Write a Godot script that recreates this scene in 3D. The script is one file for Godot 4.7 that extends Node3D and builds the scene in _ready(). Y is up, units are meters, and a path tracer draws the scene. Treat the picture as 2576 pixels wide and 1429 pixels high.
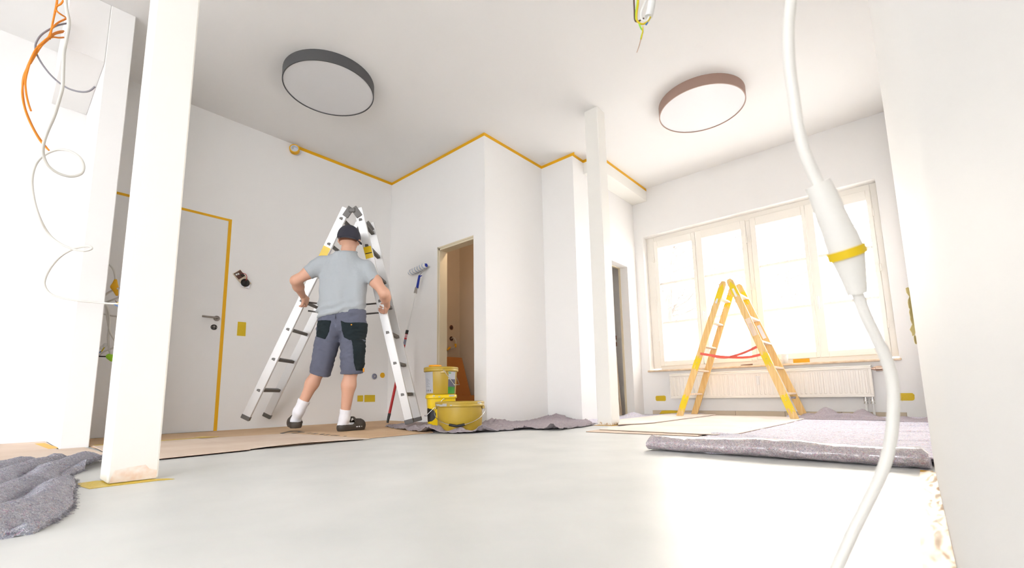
extends Node3D
# Room under renovation. World: x runs along the left wall, -z along the back wall, y up, metres.
const FOC := 1149.45
const PX := 1288.0
const PY := 830.63
const EYE := Vector3(0, 0.295, 0)
const YAW := 0.852133
const PITCH := 0.140744
const ROLL := -0.0173612
const CEIL := 3.17
var fw: Vector3
var rt: Vector3
var uv_: Vector3
var R: Vector3      # horizontal, to the camera's right
var F: Vector3      # horizontal, away from the camera
var M := {}
var rng := RandomNumberGenerator.new()

# ---------------------------------------------------------------- measuring
func aim():
	var f0 := Vector3(sin(YAW) * cos(PITCH), sin(PITCH), -cos(YAW) * cos(PITCH))
	R = Vector3(cos(YAW), 0, sin(YAW))
	F = Vector3(sin(YAW), 0, -cos(YAW))
	var u0 := R.cross(f0)
	fw = f0
	rt = R * cos(ROLL) + u0 * sin(ROLL)
	uv_ = u0 * cos(ROLL) - R * sin(ROLL)
func ray(x: float, y: float) -> Vector3: return fw + rt * ((x - PX) / FOC) - uv_ * ((y - PY) / FOC)
func at(x: float, y: float, d: float) -> Vector3: return EYE + ray(x, y) * d
func on_y(x: float, y: float, h := 0.0) -> Vector3:
	var r := ray(x, y)
	return EYE + r * ((h - EYE.y) / r.y)
func on_x(x: float, y: float, wx: float) -> Vector3:
	var r := ray(x, y)
	return EYE + r * (wx / r.x)
func on_z(x: float, y: float, wz: float) -> Vector3:
	var r := ray(x, y)
	return EYE + r * (wz / r.z)

# ---------------------------------------------------------------- shapes
class Sh:
	var st := SurfaceTool.new()
	func _init(smooth := false):
		st.begin(Mesh.PRIMITIVE_TRIANGLES)
		sm(smooth)
	func sm(on: bool): st.set_smooth_group(0 if on else -1)
	func grp(k: int): st.set_smooth_group(k)
	func tri(a: Vector3, b: Vector3, c: Vector3):   # counter-clockwise from outside
		st.add_vertex(a); st.add_vertex(c); st.add_vertex(b)
	func quad(a, b, c, d):
		tri(a, b, c); tri(a, c, d)
	func out3(a: Vector3, b: Vector3, c: Vector3, o: Vector3):
		if (b - a).cross(c - a).dot((a + b + c) / 3.0 - o) < 0: tri(a, c, b)
		else: tri(a, b, c)
	func out4(a, b, c, d, o): out3(a, b, c, o); out3(a, c, d, o)
	func box(t: Transform3D, size: Vector3, bev := 0.0):
		var h := size / 2
		var o := t.origin
		bev = minf(bev, minf(h.x, minf(h.y, h.z)) * 0.9)
		var p := func(s: Vector3, ax: int) -> Vector3:
			var v := Vector3(h.x - bev, h.y - bev, h.z - bev)
			v[ax] = h[ax]
			return t * (v * s)
		for ax in 3:
			var u := (ax + 1) % 3
			var w := (ax + 2) % 3
			for sg in [-1.0, 1.0]:
				var q := []
				for k in [[-1, -1], [1, -1], [1, 1], [-1, 1]]:
					var s := Vector3.ZERO
					s[ax] = sg; s[u] = k[0]; s[w] = k[1]
					q.append(p.call(s, ax))
				out4(q[0], q[1], q[2], q[3], o)
		if bev <= 0: return
		for ax in 3:
			var u := (ax + 1) % 3
			var w := (ax + 2) % 3
			for a in [-1.0, 1.0]:
				for b in [-1.0, 1.0]:
					var s0 := Vector3.ZERO
					s0[ax] = -1; s0[u] = a; s0[w] = b
					var s1 := s0
					s1[ax] = 1
					out4(p.call(s0, u), p.call(s1, u), p.call(s1, w), p.call(s0, w), o)
		for a in [-1.0, 1.0]:
			for b in [-1.0, 1.0]:
				for c in [-1.0, 1.0]:
					var s := Vector3(a, b, c)
					out3(p.call(s, 0), p.call(s, 1), p.call(s, 2), o)
	func slab(a: Vector3, b: Vector3, bev := 0.0):
		box(Transform3D(Basis(), (a + b) / 2), (b - a).abs(), bev)
	func bar(a: Vector3, b: Vector3, w: float, th: float, side: Vector3, bev := 0.0):  # a bar from a to b, w wide along side
		var y := (b - a).normalized()
		var x := (side - y * side.dot(y)).normalized()
		box(Transform3D(Basis(x, y, x.cross(y)), (a + b) / 2), Vector3(w, a.distance_to(b), th), bev)
	func tube(pts: Array, r0: float, r1 := -1.0, seg := 10, caps := true):
		if r1 < 0: r1 = r0
		sm(true)
		var n := pts.size()
		var d: Vector3 = (pts[1] - pts[0]).normalized()
		var x := d.cross(Vector3.UP if absf(d.y) < 0.9 else Vector3.RIGHT).normalized()
		var rings := []
		for i in n:
			var t: Vector3 = (pts[mini(i + 1, n - 1)] - pts[maxi(i - 1, 0)]).normalized()
			x = (x - t * x.dot(t)).normalized()
			var y := t.cross(x)
			var r := lerpf(r0, r1, float(i) / (n - 1))
			var ring := []
			for k in seg:
				var an := TAU * k / seg
				ring.append(pts[i] + (x * cos(an) + y * sin(an)) * r)
			rings.append(ring)
		for i in n - 1:
			for k in seg:
				var k2 := (k + 1) % seg
				quad(rings[i][k], rings[i][k2], rings[i + 1][k2], rings[i + 1][k])
		if caps:
			sm(false)
			for k in seg:
				var k2 := (k + 1) % seg
				tri(pts[0], rings[0][k2], rings[0][k])
				tri(pts[n - 1], rings[n - 1][k], rings[n - 1][k2])
			sm(true)
	func lathe(prof: Array, t: Transform3D, seg := 40, power := 2.0, smooth := true):   # profile of Vector2(radius, height); power > 2 squares the section
		sm(smooth)
		var rings := []
		for p in prof:
			var ring := []
			for k in seg:
				var an := TAU * k / seg
				var c := cos(an)
				var s := sin(an)
				var g := 1.0 / pow(pow(absf(c), power) + pow(absf(s), power), 1.0 / power)
				ring.append(t * Vector3(c * g * p.x, p.y, -s * g * p.x))
			rings.append(ring)
		for i in prof.size() - 1:
			for k in seg:
				var k2 := (k + 1) % seg
				if prof[i].x < 1e-6: tri(rings[i][k], rings[i + 1][k2], rings[i + 1][k])
				elif prof[i + 1].x < 1e-6: tri(rings[i][k], rings[i][k2], rings[i + 1][k])
				else: quad(rings[i][k], rings[i][k2], rings[i + 1][k2], rings[i + 1][k])
	func prism(poly: PackedVector2Array, t: Transform3D, depth: float):   # polygon in the transform's xy, thick along its z from 0
		sm(false)
		if Geometry2D.is_polygon_clockwise(poly): poly.reverse()
		var ix := Geometry2D.triangulate_polygon(poly)
		var z := Vector3(0, 0, depth)
		var v := func(p: Vector2) -> Vector3: return Vector3(p.x, p.y, 0)
		for i in range(0, ix.size(), 3):
			var a: Vector3 = v.call(poly[ix[i]])
			var b: Vector3 = v.call(poly[ix[i + 1]])
			var c: Vector3 = v.call(poly[ix[i + 2]])
			if (b - a).cross(c - a).z < 0:
				var q := b
				b = c; c = q
			tri(t * (a + z), t * (b + z), t * (c + z))
			tri(t * a, t * c, t * b)
		var n := poly.size()
		for i in n:
			var a: Vector3 = v.call(poly[i])
			var b: Vector3 = v.call(poly[(i + 1) % n])
			quad(t * a, t * b, t * (b + z), t * (a + z))
	func sheet(f: Callable, nu: int, nv: int, thick: float):   # f(u, v) is the top of a soft sheet; it gets a bottom and edges
		var top := []
		for i in nu + 1:
			var row := []
			for j in nv + 1: row.append(f.call(float(i) / nu, float(j) / nv))
			top.append(row)
		var dn := Vector3(0, -thick, 0)
		var flip: bool = (top[1][0] - top[0][0]).cross(top[0][1] - top[0][0]).y < 0
		var q := func(a, b, c, d):
			if flip: quad(a, d, c, b)
			else: quad(a, b, c, d)
		sm(true)
		for i in nu:
			for j in nv:
				q.call(top[i][j], top[i + 1][j], top[i + 1][j + 1], top[i][j + 1])
		grp(1)
		for i in nu:
			for j in nv:
				q.call(top[i][j] + dn, top[i][j + 1] + dn, top[i + 1][j + 1] + dn, top[i + 1][j] + dn)
		grp(2)
		for i in nu:
			q.call(top[i][0], top[i][0] + dn, top[i + 1][0] + dn, top[i + 1][0])
			q.call(top[i + 1][nv], top[i + 1][nv] + dn, top[i][nv] + dn, top[i][nv])
		for j in nv:
			q.call(top[0][j + 1], top[0][j + 1] + dn, top[0][j] + dn, top[0][j])
			q.call(top[nu][j], top[nu][j] + dn, top[nu][j + 1] + dn, top[nu][j + 1])
	func mesh() -> ArrayMesh:
		st.generate_normals()
		st.index()
		return st.commit()

func curve(pts: Array, per := 6) -> Array:   # Catmull-Rom through the points
	var out := []
	var n := pts.size()
	for i in n - 1:
		var a: Vector3 = pts[maxi(i - 1, 0)]
		var b: Vector3 = pts[i]
		var c: Vector3 = pts[i + 1]
		var d: Vector3 = pts[mini(i + 2, n - 1)]
		for k in per: out.append(b.cubic_interpolate(c, a, d, float(k) / per))
	out.append(pts[n - 1])
	return out

# a soft body: tapered bones joined by a smooth minimum and meshed as surface nets. bone = [a, b, ra, rb, flatten]
func nets(sh: Sh, bones: Array, k: float, cell: float, mod = null, squash := Vector3.ZERO, pad := 0.03):
	if squash == Vector3.ZERO: squash = F
	var nb := bones.size()
	var lo := Vector3(1e9, 1e9, 1e9)
	var hi := -lo
	for b in bones:
		var r: float = maxf(b[2], b[3]) + pad
		lo = lo.min(b[0].min(b[1]) - Vector3(r, r, r))
		hi = hi.max(b[0].max(b[1]) + Vector3(r, r, r))
	const B := 5
	var bx := int(ceil((hi.x - lo.x) / (cell * B)))
	var by := int(ceil((hi.y - lo.y) / (cell * B)))
	var bz := int(ceil((hi.z - lo.z) / (cell * B)))
	var nx := bx * B + 1
	var ny := by * B + 1
	var nz := bz * B + 1
	var val := PackedFloat32Array()
	val.resize(nx * ny * nz)
	val.fill(9.0)
	var done := {}
	var half := cell * B * 0.8661
	var A := PackedVector3Array()
	var BA := PackedVector3Array()
	var inv := PackedFloat32Array()
	for b in bones:
		var ba: Vector3 = b[1] - b[0]
		A.append(b[0]); BA.append(ba); inv.append(1.0 / maxf(ba.length_squared(), 1e-9))
	for ix in bx:
		for iy in by:
			for iz in bz:
				var c := lo + Vector3(ix + 0.5, iy + 0.5, iz + 0.5) * cell * B
				var near := PackedInt32Array()
				for n in nb:
					var v := c - A[n]
					var t := clampf(v.dot(BA[n]) * inv[n], 0, 1)
					if (v - BA[n] * t).length() - lerpf(bones[n][2], bones[n][3], t) < half + k + pad: near.append(n)
				if near.is_empty(): continue
				done[Vector3i(ix, iy, iz)] = true
				for x in range(ix * B, ix * B + B + 1):
					for y in range(iy * B, iy * B + B + 1):
						for z in range(iz * B, iz * B + B + 1):
							var id := (x * ny + y) * nz + z
							if val[id] != 9.0: continue
							var p := lo + Vector3(x, y, z) * cell
							var d := 8.0
							for n in near:
								var v := p - A[n]
								var bn: Array = bones[n]
								if bn[4] != 1.0: v += squash * (v.dot(squash) * (bn[4] - 1.0))
								var t := clampf(v.dot(BA[n]) * inv[n], 0, 1)
								var e: float = (v - BA[n] * t).length() - lerpf(bn[2], bn[3], t)
								var h := maxf(k - absf(d - e), 0.0) / k
								d = minf(d, e) - h * h * k * 0.25
							if mod != null: d = mod.call(p, d)
							val[id] = d
	var vid := {}
	var verts := PackedVector3Array()
	var off := [0, nz, ny * nz, ny * nz + nz, 1, nz + 1, ny * nz + 1, ny * nz + nz + 1]
	var co := [Vector3(0, 0, 0), Vector3(0, 1, 0), Vector3(1, 0, 0), Vector3(1, 1, 0), Vector3(0, 0, 1), Vector3(0, 1, 1), Vector3(1, 0, 1), Vector3(1, 1, 1)]
	var ed := [[0, 1], [2, 3], [4, 5], [6, 7], [0, 2], [1, 3], [4, 6], [5, 7], [0, 4], [1, 5], [2, 6], [3, 7]]
	for bl in done:
		for x in range(bl.x * B, bl.x * B + B):
			for y in range(bl.y * B, bl.y * B + B):
				for z in range(bl.z * B, bl.z * B + B):
					var id := (x * ny + y) * nz + z
					var mask := 0
					for q in 8:
						if val[id + off[q]] < 0: mask |= 1 << q
					if mask == 0 or mask == 255: continue
					var s := Vector3.ZERO
					var cnt := 0
					for e in ed:
						var va := val[id + off[e[0]]]
						var vb := val[id + off[e[1]]]
						if (va < 0) != (vb < 0):
							s += co[e[0]].lerp(co[e[1]], va / (va - vb))
							cnt += 1
					vid[id] = verts.size()
					verts.append(lo + (Vector3(x, y, z) + s / cnt) * cell)
	sh.sm(true)
	var sx := ny * nz
	for id in vid:
		var v0 := val[id] < 0
		# the edge along each axis from this corner; the four cells round it
		for ax in [[sx, nz, 1], [nz, 1, sx], [1, sx, nz]]:
			var v1: bool = val[id + ax[0]] < 0
			if v0 == v1: continue
			var c0: int = id - ax[1] - ax[2]
			var c1: int = id - ax[2]
			var c3: int = id - ax[1]
			if not (vid.has(c0) and vid.has(c1) and vid.has(c3)): continue
			var a := verts[vid[c0]]
			var b := verts[vid[c1]]
			var c := verts[vid[id]]
			var d := verts[vid[c3]]
			if v0: sh.quad(a, b, c, d)
			else: sh.quad(a, d, c, b)

# ---------------------------------------------------------------- naming
func numbered(called: String, parent: Node) -> String:
	if not parent.has_node(NodePath(called)): return called
	var k := 1
	while parent.has_node(NodePath("%s_%03d" % [called, k])): k += 1
	return "%s_%03d" % [called, k]
func tag(o: Node, label := "", category := "", group := "", kind := "") -> Node:
	if label: o.set_meta("label", label)
	if category: o.set_meta("category", category)
	if group: o.set_meta("group", group)
	if kind: o.set_meta("kind", kind)
	return o
func thing(called: String, label: String, category: String, base: Vector3, group := "") -> Node3D:
	var o := Node3D.new()
	o.name = numbered(called, self)
	add_child(o, true)
	o.position = base
	return tag(o, label, category, group)
func part(called: String, shape, m: Material, parent: Node) -> MeshInstance3D:   # shapes are drawn in world places
	var o := MeshInstance3D.new()
	o.mesh = shape.mesh() if shape is Sh else shape
	o.material_override = m
	o.name = numbered(called, parent)
	parent.add_child(o, true)
	if parent != self and parent.get_parent() == self and not parent is MeshInstance3D: o.transform = parent.transform.affine_inverse()
	return o
func single(called: String, shape, m: Material, label: String, category: String, group := "") -> MeshInstance3D:
	return tag(part(called, shape, m, self), label, category, group)
func struct(called: String, shape, m: Material, parent: Node = self) -> MeshInstance3D:
	var o := part(called, shape, m, parent)
	if parent == self: o.set_meta("kind", "structure")
	return o
func frame_node(called: String) -> Node3D:
	var o := Node3D.new()
	o.name = called
	add_child(o, true)
	o.set_meta("kind", "structure")
	return o

# ---------------------------------------------------------------- materials
func mat(called: String, c: Color, rough := 0.7, metal := 0.0) -> StandardMaterial3D:
	var m := StandardMaterial3D.new()
	m.albedo_color = c
	m.roughness = rough
	m.metallic = metal
	M[called] = m
	return m
func noise_tex(seed_: int, freq: float, lo: Color, hi: Color, size := 512, octaves := 4, gamma := 1.0) -> ImageTexture:
	var n := FastNoiseLite.new()
	n.seed = seed_; n.frequency = freq; n.fractal_octaves = octaves
	var src := n.get_seamless_image(size, size)
	var im := Image.create(size, size, false, Image.FORMAT_RGB8)
	for y in size:
		for x in size: im.set_pixel(x, y, lo.lerp(hi, pow(src.get_pixel(x, y).r, gamma)))
	im.generate_mipmaps()
	return ImageTexture.create_from_image(im)
func grain_tex(seed_: int, lo: Color, hi: Color) -> ImageTexture:   # long streaks along y
	var n := FastNoiseLite.new()
	n.seed = seed_; n.frequency = 0.012; n.fractal_octaves = 4
	var im := Image.create(256, 512, false, Image.FORMAT_RGB8)
	for y in 512:
		for x in 256: im.set_pixel(x, y, lo.lerp(hi, clampf(0.5 + 0.9 * n.get_noise_2d(x * 3.2, y * 0.22), 0, 1)))
	return ImageTexture.create_from_image(im)
func felt_tex(seed_: int, base: Color, spread: float, flecks: float) -> ImageTexture:   # recycled fibres: short strokes of many colours
	var size := 512
	var im := Image.create(size, size, false, Image.FORMAT_RGB8)
	im.fill(base)
	var r := RandomNumberGenerator.new()
	r.seed = seed_
	var cols := [Color(0.75, 0.2, 0.3), Color(0.2, 0.3, 0.65), Color(0.85, 0.75, 0.4), Color(0.3, 0.5, 0.35), Color(0.85, 0.5, 0.3), Color(0.85, 0.3, 0.6)]
	for i in 15000:
		var v := r.randf_range(-spread, spread)
		var c := Color(base.r + v, base.g + v, base.b + v * 0.95)
		if r.randf() < flecks: c = c.lerp(cols[r.randi() % 6], 0.75)
		var p := Vector2(r.randf() * size, r.randf() * size)
		var an := r.randf() * TAU
		var d := Vector2(cos(an), sin(an))
		var turn := r.randf_range(-0.12, 0.12)
		for k in r.randi_range(5, 20):
			im.set_pixel(posmod(int(p.x), size), posmod(int(p.y), size), c)
			p += d
			d = d.rotated(turn)
	im.generate_mipmaps()
	return ImageTexture.create_from_image(im)
func laid(m: StandardMaterial3D, tex: Texture2D, per_metre: float, world := true):
	m.albedo_texture = tex
	m.uv1_triplanar = true
	m.uv1_world_triplanar = world
	m.uv1_scale = Vector3.ONE * per_metre
	return m
func bump(m: StandardMaterial3D, seed_: int, freq: float, strength: float):
	var n := FastNoiseLite.new()
	n.seed = seed_; n.frequency = freq; n.fractal_octaves = 4
	var im := n.get_seamless_image(512, 512)
	im.convert(Image.FORMAT_RGBA8)
	im.bump_map_to_normal_map(strength)
	m.normal_enabled = true
	m.normal_texture = ImageTexture.create_from_image(im)
	m.normal_scale = 1.0
	m.uv1_triplanar = true
	m.uv1_world_triplanar = true
	return m

func _ready():
	aim()
	rng.seed = 7
	# ------------------------------------------------ camera, sky, exposure
	var cam := Camera3D.new()
	cam.name = "camera"
	cam.transform = Transform3D(Basis(rt, uv_, -fw), EYE)
	cam.near = 0.01
	cam.far = 200.0
	cam.set_frustum(0.01 * 1429.0 / FOC, Vector2(0, 0.01 * (PY - 714.5) / FOC), 0.01, 200.0)
	var ca := CameraAttributesPhysical.new()
	ca.frustum_focal_length = 16.0
	ca.frustum_focus_distance = 4.0
	ca.frustum_near = 0.01
	ca.frustum_far = 200.0
	ca.exposure_aperture = 7.0
	cam.attributes = ca
	add_child(cam)
	cam.current = true
	var env := Environment.new()
	env.background_mode = Environment.BG_SKY
	env.sky = Sky.new()
	var sky := ProceduralSkyMaterial.new()
	sky.sky_top_color = Color(0.93, 0.95, 1.0)
	sky.sky_horizon_color = Color(1.0, 0.99, 0.98)
	sky.ground_bottom_color = Color(0.72, 0.72, 0.72)
	sky.ground_horizon_color = Color(0.86, 0.86, 0.86)
	sky.sun_angle_max = 60.0
	sky.sun_curve = 0.5
	sky.sky_energy_multiplier = 1.0
	env.sky.sky_material = sky
	env.background_energy_multiplier = 4.2
	env.tonemap_mode = Environment.TONE_MAPPER_LINEAR
	env.tonemap_exposure = 3.1
	env.sdfgi_enabled = true
	env.ssao_enabled = true
	env.ssil_enabled = true
	var we := WorldEnvironment.new()
	we.name = "surroundings"
	we.environment = env
	add_child(we)
	var sun := DirectionalLight3D.new()   # the sun behind thin cloud: only its glow in the sky
	sun.name = "veiled_sun"
	sun.sky_mode = DirectionalLight3D.SKY_MODE_SKY_ONLY
	sun.light_color = Color(1.0, 0.965, 0.91)
	sun.light_energy = 4.5
	sun.shadow_enabled = true
	add_child(sun)
	sun.look_at_from_position(Vector3.ZERO, -ray(1940, 620))
	make_materials()
	build_shell()
	build_window()
	build_doors()
	build_lamps()
	build_cloths()
	build_cardboard()
	build_wood_ladder()
	build_person()
	build_alu_ladder()
	build_buckets()
	build_roller()
	build_tapes()
	build_cables()
	build_outside()

func make_materials():
	mat("wall", Color(0.965, 0.959, 0.952), 0.75)
	mat("ceiling", Color(0.955, 0.95, 0.943), 0.8)
	mat("trim", Color(0.94, 0.93, 0.92), 0.5)
	var fl := mat("floor", Color.WHITE, 0.42)
	laid(fl, noise_tex(11, 0.012, Color(0.845, 0.85, 0.84), Color(0.90, 0.90, 0.888), 512, 5), 0.35)
	mat("door", Color(0.93, 0.925, 0.92), 0.4)
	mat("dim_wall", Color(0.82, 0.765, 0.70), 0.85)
	mat("cream", Color(0.88, 0.83, 0.72), 0.4)
	mat("window_frame", Color(0.985, 0.968, 0.935), 0.45)
	mat("sill", Color.WHITE, 0.5)
	laid(M.sill, noise_tex(5, 0.02, Color(0.84, 0.73, 0.60), Color(0.95, 0.87, 0.77)), 1.2)
	mat("plaster", Color(0.83, 0.77, 0.68), 0.9)
	mat("steel", Color(0.62, 0.6, 0.58), 0.3, 0.9)
	mat("chrome", Color(0.8, 0.8, 0.8), 0.15, 1.0)
	mat("black", Color(0.05, 0.05, 0.055), 0.45)
	mat("tape", Color(0.93, 0.70, 0.06), 0.5)
	mat("yellow_tape", Color(0.88, 0.75, 0.12), 0.3)
	bump(M.yellow_tape, 9, 0.03, 6.0).uv1_scale = Vector3.ONE * 4.0
	mat("pale_tape", Color(0.94, 0.87, 0.60), 0.5)
	mat("lamp_ring_grey", Color(0.33, 0.33, 0.335), 0.6)
	mat("lamp_ring_hazed", Color(0.67, 0.555, 0.505), 0.6)  # brown stands for warm flare haze painted over the rim
	mat("lamp_glass", Color(0.90, 0.90, 0.905), 0.35)
	mat("radiator", Color(0.965, 0.945, 0.91), 0.4)
	mat("column", Color(0.965, 0.955, 0.93), 0.6)
	mat("aluminium", Color(0.90, 0.90, 0.90), 0.42, 0.25)
	mat("dark_rung", Color(0.42, 0.41, 0.40), 0.5, 0.2)
	mat("white_plastic", Color(0.92, 0.92, 0.91), 0.4)
	mat("white_cord", Color(0.86, 0.85, 0.82), 0.45)
	mat("lead_white", Color(0.955, 0.945, 0.92), 0.4)
	mat("orange_cord", Color(0.93, 0.55, 0.10), 0.5)
	mat("grey_cord", Color(0.55, 0.54, 0.57), 0.5)
	mat("green_wire", Color(0.55, 0.80, 0.20), 0.45)
	mat("lime", Color(0.65, 0.88, 0.20), 0.5)
	mat("yellow_wire", Color(0.85, 0.75, 0.08), 0.45)
	mat("blue_wire", Color(0.20, 0.45, 0.75), 0.45)
	mat("brown_wire", Color(0.35, 0.22, 0.18), 0.45)
	mat("copper", Color(0.80, 0.68, 0.60), 0.3, 0.8)
	mat("red", Color(0.72, 0.08, 0.10), 0.35)
	mat("strap_red_hazed", Color(0.93, 0.42, 0.36), 0.6)  # red webbing, paled by haze put into the colour
	mat("blue", Color(0.02, 0.16, 0.62), 0.4)
	mat("gold", Color(0.72, 0.60, 0.18), 0.3)
	M.gold.clearcoat_enabled = true
	M.gold.clearcoat = 0.4
	mat("bright_yellow", Color(0.93, 0.79, 0.06), 0.35)
	mat("orange_lid", Color(0.96, 0.66, 0.05), 0.4)
	mat("label_white", Color(0.93, 0.94, 0.97), 0.5)
	mat("label_grey", Color(0.52, 0.52, 0.60), 0.5)
	mat("label_green", Color(0.35, 0.75, 0.32), 0.5)
	mat("skin", Color(0.86, 0.67, 0.57), 0.55)
	M.skin.subsurf_scatter_enabled = true
	M.skin.subsurf_scatter_strength = 0.05
	mat("hair", Color(0.55, 0.37, 0.28), 0.8)
	bump(mat("shirt", Color(0.70, 0.725, 0.745), 0.9), 21, 0.03, 3.0).uv1_scale = Vector3.ONE * 3.0
	bump(mat("shorts", Color(0.40, 0.415, 0.485), 0.9), 22, 0.05, 5.0).uv1_scale = Vector3.ONE * 5.0
	mat("pocket", Color(0.075, 0.13, 0.15), 0.9)
	mat("cap", Color(0.22, 0.22, 0.26), 0.9)
	mat("sock", Color(0.95, 0.95, 0.97), 0.9)
	mat("clog", Color(0.27, 0.24, 0.21), 0.6)
	mat("orange_tag", Color(0.92, 0.6, 0.1), 0.6)
	laid(mat("wood", Color.WHITE, 0.5), grain_tex(31, Color(0.91, 0.73, 0.45), Color(0.97, 0.84, 0.58)), 2.0, false)
	M.wood.uv1_scale = Vector3(4, 1.2, 4)
	laid(mat("pale_wood", Color.WHITE, 0.5), grain_tex(32, Color(0.90, 0.79, 0.68), Color(0.96, 0.88, 0.79)), 2.0)
	mat("paint_yellow", Color(0.94, 0.82, 0.06), 0.4)
	laid(mat("cardboard", Color.WHITE, 0.85), noise_tex(41, 0.01, Color(0.84, 0.70, 0.55), Color(0.89, 0.77, 0.62), 256), 0.8)
	laid(mat("pale_cardboard", Color.WHITE, 0.85), noise_tex(42, 0.01, Color(0.87, 0.78, 0.70), Color(0.92, 0.85, 0.78), 256), 0.8)
	laid(mat("white_cardboard", Color.WHITE, 0.8), noise_tex(43, 0.01, Color(0.93, 0.88, 0.83), Color(0.97, 0.94, 0.90), 256), 0.8)
	mat("card_edge", Color(0.50, 0.37, 0.30), 0.9)
	mat("old_board", Color(0.76, 0.50, 0.26), 0.85)
	laid(mat("felt", Color.WHITE, 1.0), felt_tex(51, Color(0.62, 0.62, 0.66), 0.34, 0.08), 3.2)
	bump(M.felt, 61, 0.06, 9.0)
	M.felt.uv1_scale = Vector3.ONE * 3.2
	laid(mat("fleece", Color.WHITE, 1.0), felt_tex(52, Color(0.86, 0.845, 0.89), 0.24, 0.07), 1.6)  # pale tone holds window glare painted into the fleece
	laid(mat("dark_fleece", Color.WHITE, 1.0), felt_tex(53, Color(0.655, 0.62, 0.64), 0.22, 0.07), 4.0)
	laid(mat("film", Color.WHITE, 0.18), felt_tex(54, Color(0.74, 0.70, 0.715), 0.30, 0.12), 2.2)
	bump(M.film, 62, 0.012, 6.0)
	M.film.uv1_scale = Vector3.ONE * 2.2
	M.film.clearcoat_enabled = true
	M.film.clearcoat = 1.0
	M.film.clearcoat_roughness = 0.12
	laid(mat("paper", Color.WHITE, 0.5), noise_tex(44, 0.02, Color(0.86, 0.71, 0.56), Color(0.95, 0.89, 0.80), 256), 1.5)
	laid(mat("torn", Color.WHITE, 0.7), noise_tex(45, 0.03, Color(0.93, 0.80, 0.71), Color(0.985, 0.955, 0.93), 256, 4, 0.7), 3.0)
	mat("bark", Color(0.46, 0.43, 0.40), 0.9)
	var gl := mat("glass", Color(1, 1, 1, 0.05), 0.02)
	gl.transparency = BaseMaterial3D.TRANSPARENCY_ALPHA
	var fr := mat("frosted", Color(0.99, 0.99, 0.99, 0.75), 0.6)
	fr.transparency = BaseMaterial3D.TRANSPARENCY_ALPHA
	fr.backlight_enabled = true
	fr.backlight = Color(0.98, 0.98, 0.98)

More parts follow.
